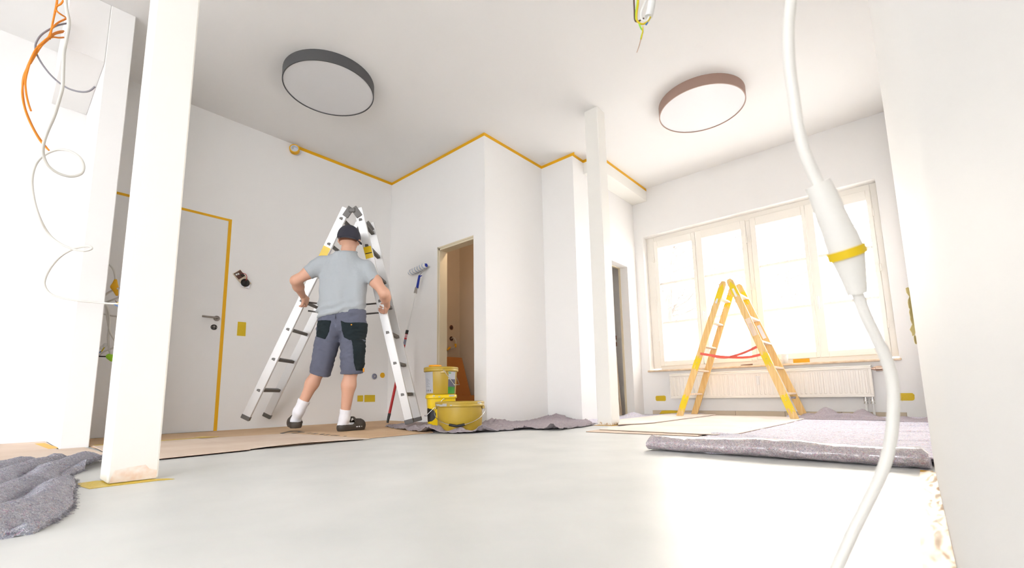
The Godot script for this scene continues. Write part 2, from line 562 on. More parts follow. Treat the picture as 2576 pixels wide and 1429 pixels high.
# ---------------------------------------------------------------- the room
const XB := 3.353     # face of the back wall
const ZL := -5.05     # face of the left wall
const XW := 5.93      # face of the window wall
const XS := 4.383     # face of the short return
const ZC := -3.29     # face of the boxed corner
const ZR := -2.82     # face of the recess wall
func build_shell():
	var s := Sh.new()
	s.slab(Vector3(-8.2, -0.2, -5.4), Vector3(6.3, 0, 3.6))
	struct("floor", s, M.floor)
	s = Sh.new()
	s.slab(Vector3(-8.2, CEIL, -5.4), Vector3(6.3, CEIL + 0.2, 3.6))
	struct("ceiling", s, M.ceiling)
	s = Sh.new()   # left wall with the doorway that the flush door fills
	s.slab(Vector3(-8.0, 0, ZL - 0.2), Vector3(0.548, CEIL, ZL))
	s.slab(Vector3(1.460, 0, ZL - 0.2), Vector3(4.7, CEIL, ZL))
	s.slab(Vector3(0.548, 2.096, ZL - 0.2), Vector3(1.460, CEIL, ZL))
	s.slab(Vector3(0.548, 0, ZL - 0.2), Vector3(1.460, 2.096, ZL - 0.06))
	struct("wall_left", s, M.wall)
	s = Sh.new()
	s.slab(Vector3(0.335, 0, ZL), Vector3(0.475, CEIL, -4.13), 0.004)
	struct("wall_stub", s, M.wall)
	s = Sh.new()
	s.slab(Vector3(0.12, 2.71, ZL), Vector3(0.335, CEIL, -4.135), 0.004)
	struct("trim_1", s, M.wall)
	s = Sh.new()   # back wall, doorway from z -4.078 to -3.47
	s.slab(Vector3(XB, 0, ZL), Vector3(XB + 0.108, CEIL, -4.078))
	s.slab(Vector3(XB, 0, -3.47), Vector3(XB + 0.108, CEIL, ZC))
	s.slab(Vector3(XB, 2.033, -4.078), Vector3(XB + 0.108, CEIL, -3.47))
	struct("wall_back", s, M.wall)
	s = Sh.new()
	s.slab(Vector3(XB + 0.108, 0, ZC - 0.11), Vector3(XS + 0.3, CEIL, ZC))
	struct("wall_corner", s, M.wall)
	s = Sh.new()
	s.slab(Vector3(XS, 0, ZC), Vector3(XS + 0.11, CEIL, ZR), 0.0)
	struct("wall_return", s, M.wall)
	s = Sh.new()   # recess wall with a doorway from x 4.80 to 5.66
	s.slab(Vector3(XS + 0.11, 0, ZR - 0.11), Vector3(4.80, CEIL, ZR))
	s.slab(Vector3(5.66, 0, ZR - 0.11), Vector3(XW, CEIL, ZR))
	s.slab(Vector3(4.80, 2.016, ZR - 0.11), Vector3(5.66, CEIL, ZR))
	struct("wall_recess", s, M.wall)
	s = Sh.new()
	s.slab(Vector3(4.62, 2.985, ZR), Vector3(XW, CEIL, -2.60), 0.004)
	struct("trim_2", s, M.column)
	s = Sh.new()   # window wall round the niche
	var z0 := -2.70
	var z1 := -0.098
	s.slab(Vector3(XW, 0, -3.9), Vector3(XW + 0.32, CEIL, z0))
	s.slab(Vector3(XW, 0, z1), Vector3(XW + 0.32, CEIL, 0.25))
	s.slab(Vector3(XW, 0.06, z0), Vector3(XW + 0.32, 0.57, z1))
	s.slab(Vector3(XW, 2.478, z0), Vector3(XW + 0.32, CEIL, z1))
	struct("wall_window", s, M.wall)
	s = Sh.new()
	for k in 5:   # bare strip of plaster under the window, once covered by a skirting
		s.slab(Vector3(XW - 0.001, 0.0, lerpf(z0, z1, k / 5.0) + 0.002), Vector3(XW + 0.3, 0.058, lerpf(z0, z1, (k + 1) / 5.0) - 0.002))
	struct("baseboard_window", s, M.plaster)
	s = Sh.new()
	s.slab(Vector3(2.27, 0, 0.06), Vector3(6.25, CEIL, 0.22))
	struct("wall_right", s, M.wall)
	s = Sh.new()
	s.slab(Vector3(-0.45, 0, 0.018), Vector3(2.27, CEIL, 0.22), 0.003)
	struct("wall_near", s, M.wall)
	# behind the camera: the shop front that lights the room
	s = Sh.new()
	s.slab(Vector3(-8.2, 0, -5.25), Vector3(-8.0, 0.2, 3.6))
	s.slab(Vector3(-8.2, 3.0, -5.25), Vector3(-8.0, CEIL, 3.6))
	for z in [[-5.25, -1.9], [0.9, 1.2], [3.3, 3.6]]: s.slab(Vector3(-8.2, 0.2, z[0]), Vector3(-8.0, 3.0, z[1]))
	struct("wall_rear", s, M.wall)
	s = Sh.new()
	s.slab(Vector3(-8.0, 0, 3.4), Vector3(-0.45, 0.35, 3.6))
	s.slab(Vector3(-8.0, 2.95, 3.4), Vector3(-0.45, CEIL, 3.6))
	for x in [[-8.0, -7.8], [-6.1, -5.9], [-4.2, -0.45]]: s.slab(Vector3(x[0], 0.35, 3.4), Vector3(x[1], 2.95, 3.6))
	s.slab(Vector3(-0.45, 0, 0.22), Vector3(-0.25, CEIL, 3.6))
	struct("wall_side", s, M.wall)
	# columns
	column(Vector3(0.313, 0, -2.37), Vector3(0.463, CEIL, -2.22), "white boxed column beside the grey felt, yellow tape round its foot")
	column(Vector3(3.79, 0, -2.275), Vector3(3.945, CEIL, -2.125), "slender white column standing between the cardboard and the room corner")
	# store room behind the first doorway
	s = Sh.new()
	s.slab(Vector3(4.58, 0, ZL), Vector3(4.7, 2.9, ZC - 0.11))
	s.slab(Vector3(XB + 0.108, 0, ZL), Vector3(4.58, 2.9, ZL + 0.004))
	s.slab(Vector3(XB + 0.109, 0, ZL + 0.004), Vector3(XB + 0.112, 2.9, -4.08))
	s.slab(Vector3(XB + 0.112, 0, ZC - 0.114), Vector3(4.58, 2.9, ZC - 0.11))
	s.slab(Vector3(XB + 0.108, 2.7, ZL), Vector3(4.7, 2.9, ZC - 0.11))
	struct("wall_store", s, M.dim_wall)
	var st := thing("added_bulb", "added warm bulb, unseen, that brightens the inside of the store room", "lamp", Vector3(3.68, 2.7, -3.56))  # added light source, out of view, to brighten the store room
	s = Sh.new()
	s.tube([Vector3(3.68, 2.7, -3.56), Vector3(3.68, 2.42, -3.56)], 0.003)
	s.tube([Vector3(3.68, 2.42, -3.56), Vector3(3.68, 2.36, -3.56)], 0.018)
	part("cord", s, M.white_plastic, st)
	s = Sh.new()
	nets(s, [[Vector3(3.68, 2.345, -3.56), Vector3(3.68, 2.30, -3.56), 0.014, 0.03, 1.0]], 0.01, 0.006)
	var bulb_m := mat("bulb", Color(1, 0.9, 0.75), 0.4)
	bulb_m.emission_enabled = true
	bulb_m.emission = Color(1, 0.82, 0.6)
	bulb_m.emission_energy_multiplier = 1.0
	part("bulb", s, bulb_m, st)
	var bl := OmniLight3D.new()
	bl.name = "added_bulb_light"
	bl.light_color = Color(1, 0.90, 0.78)
	bl.light_energy = 0.075
	bl.light_size = 0.03
	bl.omni_range = 6.0
	bl.omni_attenuation = 2.0
	bl.shadow_enabled = true
	bl.position = Vector3(3.68, 2.31, -3.56)
	add_child(bl)
	# closet behind the second doorway
	s = Sh.new()
	s.slab(Vector3(4.60, 0, -3.9), Vector3(4.7, 2.7, ZR - 0.11))
	s.slab(Vector3(4.7, 0, -3.9), Vector3(5.93, 2.7, -3.8))
	s.slab(Vector3(4.6, 2.6, -3.8), Vector3(5.93, 2.7, ZR - 0.11))
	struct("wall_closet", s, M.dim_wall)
func column(a: Vector3, b: Vector3, label: String):
	var t := thing("column", label, "column", Vector3((a.x + b.x) / 2, 0, (a.z + b.z) / 2))
	var s := Sh.new()
	s.slab(Vector3(a.x, 0.002, a.z), b, 0.006)
	part("shaft", s, M.column, t)
	if a.x < 1:   # torn paper at the foot
		s = Sh.new()
		var fr := Transform3D(Basis(), Vector3(a.x + 0.008, 0.004, b.z - 0.0005))
		s.prism(PackedVector2Array([Vector2(0, 0), Vector2(0.135, 0), Vector2(0.137, 0.03), Vector2(0.112, 0.038), Vector2(0.1, 0.054), Vector2(0.05, 0.05), Vector2(0.012, 0.044), Vector2(0.002, 0.02)]), fr, 0.0015)
		part("torn_patch", s, M.torn, t)
	else:
		s = Sh.new()
		for k in 26:
			var w := rng.randf_range(0.003, 0.012)
			var h := rng.randf_range(0.003, 0.018)
			var y := 0.006 + rng.randf() * rng.randf() * 0.02
			var u := rng.randf_range(0.004, 0.14)
			if k % 2: s.slab(Vector3(a.x + u, y, b.z), Vector3(a.x + u + w, y + h, b.z + 0.0008))
			else: s.slab(Vector3(a.x - 0.0008, y, b.z - 0.004 - u * 0.95), Vector3(a.x, y + h, b.z - 0.004 - u * 0.95 + w))
		tag(part("chipped_paint", s, M.sill, t), "brown chips where paint has flaked")

func build_window():
	var w := frame_node("window_1")
	var z0 := -2.645
	var z1 := -0.105
	var y0 := 0.615
	var y1 := 2.44
	var x := XW + 0.13
	var s := Sh.new()   # outer frame
	s.slab(Vector3(x, y0, -2.70), Vector3(x + 0.09, y1 + 0.04, z0 + 0.05), 0.004)
	s.slab(Vector3(x, y0, z1 - 0.05), Vector3(x + 0.09, y1 + 0.04, -0.098), 0.004)
	s.slab(Vector3(x, y1 - 0.045, z0 + 0.05), Vector3(x + 0.09, y1 + 0.04, z1 - 0.05), 0.004)
	s.slab(Vector3(x, 0.57, z0 + 0.05), Vector3(x + 0.09, y0 + 0.05, z1 - 0.05), 0.004)
	s.slab(Vector3(x - 0.004, y0 + 0.05, -1.395), Vector3(x + 0.09, y1 - 0.045, -1.345), 0.004)
	part("outer_frame", s, M.window_frame, w)
	var cuts := [[-2.594, -2.02], [-2.016, -1.396], [-1.344, -0.762], [-0.758, -0.156]]
	var gz := [[-2.535, -2.065], [-1.93, -1.452], [-1.28, -0.80], [-0.678, -0.198]]
	for k in 4:
		var a: float = cuts[k][0]
		var b: float = cuts[k][1]
		var ga: float = gz[k][0]
		var gb: float = gz[k][1]
		s = Sh.new()
		var xa := x - 0.018
		var xb := x + 0.05
		s.slab(Vector3(xa, y0 + 0.03, a), Vector3(xb, y1 - 0.025, ga), 0.005)
		s.slab(Vector3(xa, y0 + 0.03, gb), Vector3(xb, y1 - 0.025, b), 0.005)
		s.slab(Vector3(xa, 2.303, ga), Vector3(xb, y1 - 0.025, gb), 0.005)
		s.slab(Vector3(xa, y0 + 0.03, ga), Vector3(xb, 0.715, gb), 0.005)
		var sash := part("sash", s, M.window_frame, w)
		for h in [1.786, 1.238]:
			s = Sh.new()
			s.slab(Vector3(xa + 0.012, h - 0.018, ga), Vector3(xb - 0.012, h + 0.018, gb), 0.006)
			part("glazing_bar", s, M.window_frame, sash)
		for r in [[0.715, 1.22], [1.256, 1.768], [1.804, 2.303]]:
			s = Sh.new()
			s.slab(Vector3(x + 0.012, r[0], ga), Vector3(x + 0.018, r[1], gb))
			part("pane", s, M.frosted if r[0] < 1 else M.glass, sash)
		for h in [0.95, 1.55, 2.15]:   # hinges on the outer stile of each pair
			s = Sh.new()
			var zz := a - 0.006 if k % 2 == 0 else b + 0.006
			s.tube([Vector3(xa - 0.004, h - 0.04, zz), Vector3(xa - 0.004, h + 0.04, zz)], 0.007, -1, 8)
			part("hinge", s, M.window_frame, w)
	for z in [-1.968, -0.722]:   # handles
		s = Sh.new()
		s.slab(Vector3(x - 0.028, 1.19, z - 0.015), Vector3(x - 0.018, 1.33, z + 0.015), 0.004)
		s.tube([Vector3(x - 0.028, 1.31, z), Vector3(x - 0.06, 1.31, z)], 0.009)
		s.tube(curve([Vector3(x - 0.058, 1.325, z), Vector3(x - 0.062, 1.28, z), Vector3(x - 0.058, 1.18, z)], 4), 0.011, 0.008)
		part("handle", s, M.white_plastic, w)
	s = Sh.new()
	s.slab(Vector3(XW - 0.045, 0.568, -2.72), Vector3(x + 0.01, 0.592, -0.082), 0.006)
	struct("windowsill", s, M.sill)
	# radiator
	var xr := 5.83
	var t := thing("radiator", "long white panel radiator under the window with ribbed front", "radiator", Vector3(xr, 0.21, -1.37))
	s = Sh.new()
	var ra := -2.40
	var rb := -0.325
	s.slab(Vector3(xr + 0.012, 0.213, ra), Vector3(xr + 0.07, 0.518, rb), 0.006)
	part("panel", s, M.radiator, t)
	s = Sh.new()
	for b in [[0.213, 0.236], [0.495, 0.518]]: s.slab(Vector3(xr, b[0], ra), Vector3(xr + 0.014, b[1], rb), 0.005)
	for b in [[ra, ra + 0.028], [rb - 0.028, rb]]: s.slab(Vector3(xr, 0.236, b[0]), Vector3(xr + 0.014, 0.495, b[1]), 0.005)
	part("front_rim", s, M.radiator, t)
	var n := 46
	for k in n:
		s = Sh.new()
		var z := lerpf(ra + 0.05, rb - 0.05, float(k) / (n - 1))
		s.box(Transform3D(Basis(), Vector3(xr + 0.012, 0.366, z)), Vector3(0.014, 0.235, 0.024), 0.006)
		part("rib", s, M.radiator, t)
	s = Sh.new()
	s.slab(Vector3(xr + 0.004, 0.518, ra - 0.004), Vector3(xr + 0.075, 0.53, rb + 0.004), 0.003)
	part("top_grille", s, M.radiator, t)
	s = Sh.new()
	s.tube([Vector3(xr + 0.04, 0.495, rb), Vector3(xr + 0.04, 0.495, rb + 0.02)], 0.012)
	s.tube([Vector3(xr + 0.04, 0.495, rb + 0.018), Vector3(xr + 0.04, 0.495, rb + 0.034)], 0.02)
	s.tube([Vector3(xr + 0.04, 0.495, rb + 0.036), Vector3(xr + 0.04, 0.495, rb + 0.125)], 0.026)
	tag(part("thermostat_valve", s, M.copper, t), "brassy round thermostat valve")
	for z in [rb - 0.075, rb - 0.02]:
		s = Sh.new()
		s.tube([Vector3(xr + 0.03, 0.215, z), Vector3(xr + 0.03, 0.185, z)], 0.011)
		s.tube([Vector3(xr + 0.03, 0.195, z), Vector3(xr + 0.03, 0.17, z)], 0.017)
		s.tube([Vector3(xr + 0.03, 0.168, z), Vector3(xr + 0.03, 0.145, z)], 0.014, 0.019)
		tag(part("valve", s, M.chrome, t), "chrome pipe valve")
		s = Sh.new()
		s.tube([Vector3(xr + 0.03, 0.148, z), Vector3(xr + 0.03, 0.001, z)], 0.011)
		part("pipe", s, M.white_plastic, t)
	s = Sh.new()
	s.slab(Vector3(xr - 0.012, 0.36, -1.375), Vector3(xr + 0.006, 0.455, -1.345), 0.004)
	s.slab(Vector3(xr - 0.014, 0.447, -1.384), Vector3(xr + 0.006, 0.462, -1.336), 0.003)
	tag(part("heat_meter", s, M.white_plastic, t), "small white meter clipped on the ribs")
	# things on the sill
	var k := thing("screwdriver", "slim brown tool lying flat on the windowsill behind the ladder", "tool", Vector3(XW, 0.594, -1.45))
	s = Sh.new()
	s.tube([Vector3(XW - 0.02, 0.6, -1.55), Vector3(XW - 0.02, 0.6, -1.42)], 0.004, 0.009)
	part("handle", s, M.card_edge, k)
	s = Sh.new()
	s.tube([Vector3(XW - 0.02, 0.6, -1.42), Vector3(XW - 0.02, 0.6, -1.29)], 0.0045, 0.002)
	part("shaft", s, M.chrome, k)
	s = Sh.new()
	s.lathe([Vector2(0, 0), Vector2(0.03, 0), Vector2(0.038, 0.1), Vector2(0.035, 0.1), Vector2(0.028, 0.004), Vector2(0, 0.004)], Transform3D(Basis(), Vector3(XW + 0.01, 0.592, -1.09)), 20)
	single("cup", s, M.white_plastic, "plain white beaker on the windowsill next to yellow tape", "cup")
	s = Sh.new()
	s.slab(Vector3(x - 0.004, 0.597, -1.03), Vector3(x - 0.001, 0.655, -0.87))
	single("tape_patch", s, M.tape, "yellow tape patch on the lower window frame behind the ladder", "tape")

func build_doors():
	var d := frame_node("door_1")
	var s := Sh.new()
	s.slab(Vector3(0.552, 0.006, ZL - 0.045), Vector3(1.457, 2.092, ZL - 0.002), 0.0015)
	part("leaf", s, M.door, d)
	var hx := 1.407
	var hy := 1.082
	s = Sh.new()
	s.tube([Vector3(hx, hy, ZL - 0.002), Vector3(hx, hy, ZL + 0.008)], 0.027, 0.026, 28)
	part("rosette", s, M.steel, d)
	s = Sh.new()
	s.tube(curve([Vector3(hx, hy, ZL + 0.008), Vector3(hx, hy, ZL + 0.04), Vector3(hx - 0.012, hy, ZL + 0.055), Vector3(hx - 0.07, hy, ZL + 0.057), Vector3(hx - 0.135, hy, ZL + 0.055)], 5), 0.0095)
	part("handle", s, M.steel, d)
	s = Sh.new()
	s.tube([Vector3(1.389, 0.994, ZL - 0.002), Vector3(1.389, 0.994, ZL + 0.008)], 0.027, 0.026, 28)
	var es := part("lock_plate", s, M.black, d)
	s = Sh.new()
	s.tube([Vector3(1.389, 1.000, ZL + 0.004), Vector3(1.389, 1.000, ZL + 0.011)], 0.008, -1, 14)
	s.slab(Vector3(1.385, 0.979, ZL + 0.004), Vector3(1.393, 0.999, ZL + 0.0105), 0.002)
	part("cylinder", s, M.steel, es)
	for q in [-0.018, 0.018]:
		s = Sh.new()
		s.tube([Vector3(1.389 + q, 0.994, ZL + 0.006), Vector3(1.389 + q, 0.994, ZL + 0.0095)], 0.004, -1, 10)
		part("screw", s, M.steel, es)
	# steel frame of the open doorway
	d = frame_node("door_2")
	s = Sh.new()
	var zl := -4.078
	var zr := -3.47
	for a in [[0.0, 0.018, 0.004], [0.026, 0.044, 0.004]]:   # two flat bands with a groove between
		s.slab(Vector3(XB - a[2], 0, zl + a[0]), Vector3(XB + 0.06, 2.033 - a[0], zl + a[1]), 0.001)
		s.slab(Vector3(XB - a[2], 2.033 - a[1], zl + a[0]), Vector3(XB + 0.06, 2.033 - a[0], zr), 0.001)
	s.slab(Vector3(XB + 0.002, 0, zl), Vector3(XB + 0.112, 2.033, zl + 0.042))
	s.slab(Vector3(XB + 0.002, 1.991, zl), Vector3(XB + 0.112, 2.033, zr))
	s.slab(Vector3(XB + 0.03, 0, zr - 0.004), Vector3(XB + 0.112, 2.033, zr))
	part("frame", s, M.cream, d)
	d = frame_node("door_3")
	s = Sh.new()
	s.slab(Vector3(5.655, 0, ZR - 0.14), Vector3(5.672, 2.02, ZR - 0.11), 0.001)
	s.slab(Vector3(4.79, 2.006, ZR - 0.14), Vector3(5.672, 2.02, ZR - 0.11), 0.001)
	part("frame", s, M.cream, d)
	# what stands in the closet: boards and laths leaning in a row
	var defs := [[5.40, 5.50, 1.98, M.dim_wall, "wide brown board leaning inside the right hand closet", "board"], [5.53, 5.565, 1.94, M.old_board, "narrow orange brown lath leaning in the right hand closet", "board"],
		[5.50, 5.60, 1.18, M.plaster, "short pale board standing in front of the taller closet boards", "board"], [5.615, 5.645, 1.75, M.plaster, "cream slat with two dark slots beside the closet frame", "board"]]
	var zz := -3.16
	for q in defs:
		var t := thing("board", q[4], q[5], Vector3(q[0], 0, zz))
		s = Sh.new()
		s.box(Transform3D(Basis(Vector3.RIGHT, deg_to_rad(-3.0)), Vector3((q[0] + q[1]) / 2, q[2] / 2 + 0.003, zz - 0.03)), Vector3(q[1] - q[0], q[2], 0.02), 0.002)
		part("plank", s, q[3], t)
		if q[0] > 5.61:
			for h in [0.93, 1.02]:
				s = Sh.new()
				s.slab(Vector3(q[0] + 0.006, h, zz - 0.02), Vector3(q[1] - 0.006, h + 0.055, zz + 0.002))
				part("slot", s, M.card_edge, t)
		zz += 0.045
	var names := ["leftmost grey white lath leaning at the closet threshold", "second lath from the left, leaning at the closet threshold", "tallest pale lath of the bundle at the closet threshold", "rightmost thin lath leaning next to the closet frame"]
	for k in 4:
		s = Sh.new()
		var x0 := 5.40 + 0.05 * k
		s.bar(Vector3(x0, 0.003, -2.985), Vector3(x0 + 0.04 - 0.014 * k, [0.85, 0.95, 1.08, 0.9][k], -3.06 - 0.004 * k), 0.018, 0.012, Vector3.RIGHT, 0.002)
		single("lath", s, M.plaster, names[k], "lath", "laths leaning at the closet threshold")
	# store room
	s = Sh.new()
	var e0 := on_z(1124, 897, -4.92)
	var e1 := on_z(1165, 899, -4.92)
	var b1 := on_y(1182, 1016, 0.003)
	var sd := Vector3(1, 0, 0)
	s.bar(Vector3((e1.x + 3.52) / 2, 0.004, -4.66), Vector3((e1.x + 3.52) / 2, e0.y, -4.95), e1.x - 3.52, 0.008, sd, 0.002)
	single("cardboard_sheet", s, M.old_board, "brown cardboard leaning on the store room wall behind the buckets", "cardboard")
	s = Sh.new()
	s.bar(Vector3((e1.x + 3.54) / 2, 0.004, -4.55), Vector3((e1.x + 3.54) / 2, 0.30, -4.63), e1.x - 3.50, 0.008, sd, 0.002)
	single("cardboard_sheet", s, M.old_board, "low brown cardboard strip in front of the taller leaning store room sheet", "cardboard")
	var q := on_z(1135, 824, ZL + 0.005)
	var t := thing("socket_box", "round dark open socket box in the store room wall", "socket", q)
	s = Sh.new()
	s.lathe([Vector2(0.034, 0), Vector2(0.036, 0.006), Vector2(0.028, 0.008), Vector2(0.026, 0.001), Vector2(0, 0.001)], Transform3D(Basis(Vector3.RIGHT, PI / 2), q), 24)
	part("box", s, M.card_edge, t)
	s = Sh.new()
	s.lathe([Vector2(0.018, 0), Vector2(0.018, 0.01), Vector2(0, 0.01)], Transform3D(Basis(Vector3.RIGHT, PI / 2), q), 20)
	part("insert", s, M.brown_wire, t)
	q = on_z(1135, 852, ZL + 0.005)
	t = thing("socket_box", "open socket box with white wires hanging out, in store room", "socket", q)
	s = Sh.new()
	s.lathe([Vector2(0.032, 0), Vector2(0.034, 0.006), Vector2(0.027, 0.008), Vector2(0.025, 0.001), Vector2(0, 0.001)], Transform3D(Basis(Vector3.RIGHT, PI / 2), q), 24)
	part("box", s, M.brown_wire, t)
	for k in 3:
		s = Sh.new()
		s.tube(curve([q + Vector3(-0.01 + 0.01 * k, 0, 0.004), q + Vector3(0.01 * k, 0.012, 0.05), q + Vector3(0.035 + 0.006 * k, -0.05, 0.06), q + Vector3(0.01 + 0.01 * k, -0.13, 0.05), q + Vector3(-0.06 + 0.02 * k, -0.155, 0.03)], 5), 0.0035)
		part("wire", s, M.white_cord, t)
	for k in 2:
		s = Sh.new()
		var c: Vector3 = q + [Vector3(0.035, -0.105, 0.055), Vector3(-0.075, -0.155, 0.03)][k]
		nets(s, [[c - Vector3(0.02 * k, 0.015, 0), c + Vector3(0.02 * k, 0.015, 0), 0.014, 0.016, 1.0]], 0.01, 0.005)
		tag(part("tape_wrap", s, M.tape, t), "yellow tape round the wire ends")

func build_lamps():
	for k in 2:
		var ctr := Vector3(1.80, 0, -3.735) if k == 0 else Vector3(4.43, 0, -1.32)
		var rr := 0.388 if k == 0 else 0.40
		var t := thing("ceiling_lamp", ["large round ceiling lamp with dark grey rim near the left wall", "large round ceiling lamp near the window, warm haze painted into its rim"][k], "lamp", Vector3(ctr.x, CEIL, ctr.z))
		var tr := Transform3D(Basis(), Vector3(ctr.x, 0, ctr.z))
		var s := Sh.new(false)
		s.sm(true)
		s.lathe([Vector2(0.05, CEIL - 0.001), Vector2(rr - 0.002, CEIL - 0.001)], tr, 72)
		s.grp(1)
		var y0 := CEIL - 0.1
		var a := [Vector2(rr, y0), Vector2(rr, CEIL)]
		ring(s, a, tr, 3)
		ring(s, [Vector2(rr - 0.009, y0), Vector2(rr, y0)], tr, 4)
		ring(s, [Vector2(rr - 0.009, y0 + 0.012), Vector2(rr - 0.009, y0)], tr, 5)
		part("rim", s, M.lamp_ring_grey if k == 0 else M.lamp_ring_hazed, t)
		s = Sh.new(true)
		ring(s, [Vector2(0, y0 + 0.004), Vector2(rr - 0.009, y0 + 0.006)], tr, 0)
		part("diffuser", s, M.lamp_glass, t)
func ring(s: Sh, prof: Array, t: Transform3D, g: int, seg := 72):
	s.grp(g)
	for k in seg:
		var p := []
		for an in [TAU * k / seg, TAU * (k + 1) / seg]:
			for q in prof: p.append(t * Vector3(cos(an) * q.x, q.y, -sin(an) * q.x))
		if prof[0].x < 1e-6: s.tri(p[0], p[3], p[1])
		else: s.quad(p[0], p[2], p[3], p[1])

# ---------------------------------------------------------------- cloths and cardboard on the floor
func along(tab: Array, t: float) -> Vector2:   # point on a polyline at t 0..1
	var f := t * (tab.size() - 1)
	var i := mini(int(f), tab.size() - 2)
	var a: Array = tab[i]
	var b: Array = tab[i + 1]
	return Vector2(a[0], a[1]).lerp(Vector2(b[0], b[1]), f - i)
func bumps(p: Vector2, list: Array) -> float:   # [x, z, radius along x, radius along z, height]
	var h := 0.0
	for b in list:
		var dx: float = (p.x - b[0]) / b[2]
		var dz: float = (p.y - b[1]) / b[3]
		h = maxf(h, b[4] * exp(-dx * dx - dz * dz))
	return h
func build_cloths():
	var n := FastNoiseLite.new()
	n.seed = 4; n.frequency = 1.0; n.fractal_octaves = 3
	# grey felt in folds by the front column
	var edge := [[0.10, -1.545], [0.15, -1.66], [0.185, -1.80], [0.20, -1.95], [0.215, -2.1], [0.235, -2.25], [0.245, -2.40], [0.235, -2.52], [0.275, -2.66], [0.33, -2.80], [0.40, -2.95], [0.44, -3.10], [0.36, -3.22]]
	var felt := func(u: float, v: float) -> Vector3:
		var e := along(edge, v)
		var ragged := 0.008 * n.get_noise_2d(v * 90.0, 3.0)
		var x := lerpf(-1.25, e.x + ragged, u)
		var z := e.y + (1.0 - u) * (0.10 if v < 0.05 else 0.0) - (1 - u) * 0.1 * v
		var inset := minf((1.0 - u) * (e.x + 1.25), minf(v * 1.7, (1.0 - v) * 1.7))
		var lift := clampf(inset / 0.06, 0, 1)
		var q := x * 0.957 + z * 0.29 + 0.025 * sin(z * 4.0) + 0.05 * n.get_noise_2d(x * 2.2, z * 1.4)
		var w := pow(absf(sin(q * PI / 0.125)), 0.8)
		var big := 0.6 + 0.5 * n.get_noise_2d(x * 0.8 + 9, z * 0.8)
		var back := 0.008 * smoothstep(-2.7, -3.0, z) * smoothstep(0.32, 0.1, x)
		big *= lerpf(1.25, 0.5, smoothstep(-2.0, -2.9, z))
		var h := 0.014 + (0.038 * w * big + 0.014 * w + back) * sqrt(lift)
		if v > 0.72 and u > 0.9: h = 0.02 + 0.028 * w
		h += 0.0035 * n.get_noise_2d(x * 40, z * 40) + 0.0025 * n.get_noise_2d(x * 140, z * 140)
		return Vector3(x, h, z)
	var s := Sh.new()
	s.sheet(felt, 190, 230, 0.014)
	var t := thing("drop_cloth", "thick dark grey speckled felt heaped in folds at the left front", "drop cloth", Vector3(-0.4, 0, -2.3))
	part("cloth", s, M.felt, t)
	s = Sh.new()   # frayed fibres along the edge
	for k in 700:
		var v := rng.randf_range(0.02, 0.93)
		var p: Vector3 = felt.call(1.0, v) + Vector3(-0.002, -0.014 * rng.randf(), 0)
		var d := Vector3(rng.randf_range(0.3, 1.0), rng.randf_range(-0.9, 0.3), rng.randf_range(-0.6, 0.8)).normalized() * rng.randf_range(0.006, 0.02)
		if p.y + d.y < 0.003: d.y = 0.003 - p.y
		s.tube([p, p + d * 0.6 + Vector3(0, 0.001, 0), p + d], 0.0009, 0.0005, 3, false)
	tag(part("fringe", s, M.felt, t), "", "", "", "stuff")
	# thin fleece under the buckets
	var near := [[2.62, -3.96], [2.47, -3.55], [2.40, -3.25], [2.36, -3.00], [2.44, -2.76], [2.53, -2.62], [2.80, -2.58], [3.02, -2.52], [3.10, -2.22], [3.30, -2.24], [3.52, -2.25], [3.785, -2.30]]
	var far := [[2.72, -4.08], [2.95, -4.10], [3.15, -4.10], [3.26, -3.95], [3.30, -3.7], [3.32, -3.4], [3.36, -3.28], [3.7, -3.27], [4.05, -3.26], [4.36, -3.22], [4.36, -2.9], [4.40, -2.78]]
	var humps := [[2.42, -2.98, 0.10, 0.075, 0.058], [2.62, -2.60, 0.075, 0.05, 0.05], [3.08, -2.28, 0.07, 0.05, 0.05], [2.75, -3.75, 0.12, 0.1, 0.04], [3.42, -3.24, 0.16, 0.07, 0.05], [4.25, -3.1, 0.25, 0.12, 0.055], [2.52, -2.8, 0.05, 0.12, 0.03], [3.0, -2.5, 0.2, 0.04, 0.025], [2.62, -3.4, 0.2, 0.05, 0.03]]
	var mid := func(u: float, v: float) -> Vector3:
		var p := along(near, u).lerp(along(far, u), v)
		var flat := 1.0
		for c in [Vector2(2.75, -3.02), Vector2(2.96, -3.47)]: flat = minf(flat, smoothstep(0.15, 0.23, p.distance_to(c)))
		var crumple := pow(1.0 - absf(n.get_noise_2d(p.x * 4.5, p.y * 7.0)), 6.0)
		var hump := bumps(p, humps)
		var h: float = 0.010 + flat * (hump * (0.8 + 0.5 * n.get_noise_2d(p.x * 9, p.y * 9)) + 0.012 * crumple + 0.0025 * absf(n.get_noise_2d(p.x * 14, p.y * 14)) + hump * 0.5 * absf(n.get_noise_2d(p.x * 22 + 4, p.y * 22)))
		p += flat * 0.02 * Vector2(n.get_noise_2d(p.x * 8, p.y * 8 + 3), n.get_noise_2d(p.x * 8 + 9, p.y * 8)) * (1.0 - v)
		return Vector3(p.x, h, p.y)
	s = Sh.new()
	s.sheet(mid, 200, 90, 0.004)
	single("drop_cloth", s, M.dark_fleece, "thin crumpled grey fleece lying under the yellow paint buckets", "drop cloth")
	# fleece in the far corner
	var corner := func(u: float, v: float) -> Vector3:
		var p := Vector2(lerpf(4.0, 5.90, u), lerpf(-1.95, -2.78, v) + 0.02 * sin(u * 17))
		return Vector3(p.x, 0.006 + bumps(p, [[5.35, -2.70, 0.16, 0.08, 0.05], [5.84, -2.2, 0.05, 0.3, 0.03]]) + 0.006 * absf(n.get_noise_2d(p.x * 5, p.y * 6)), p.y)
	s = Sh.new()
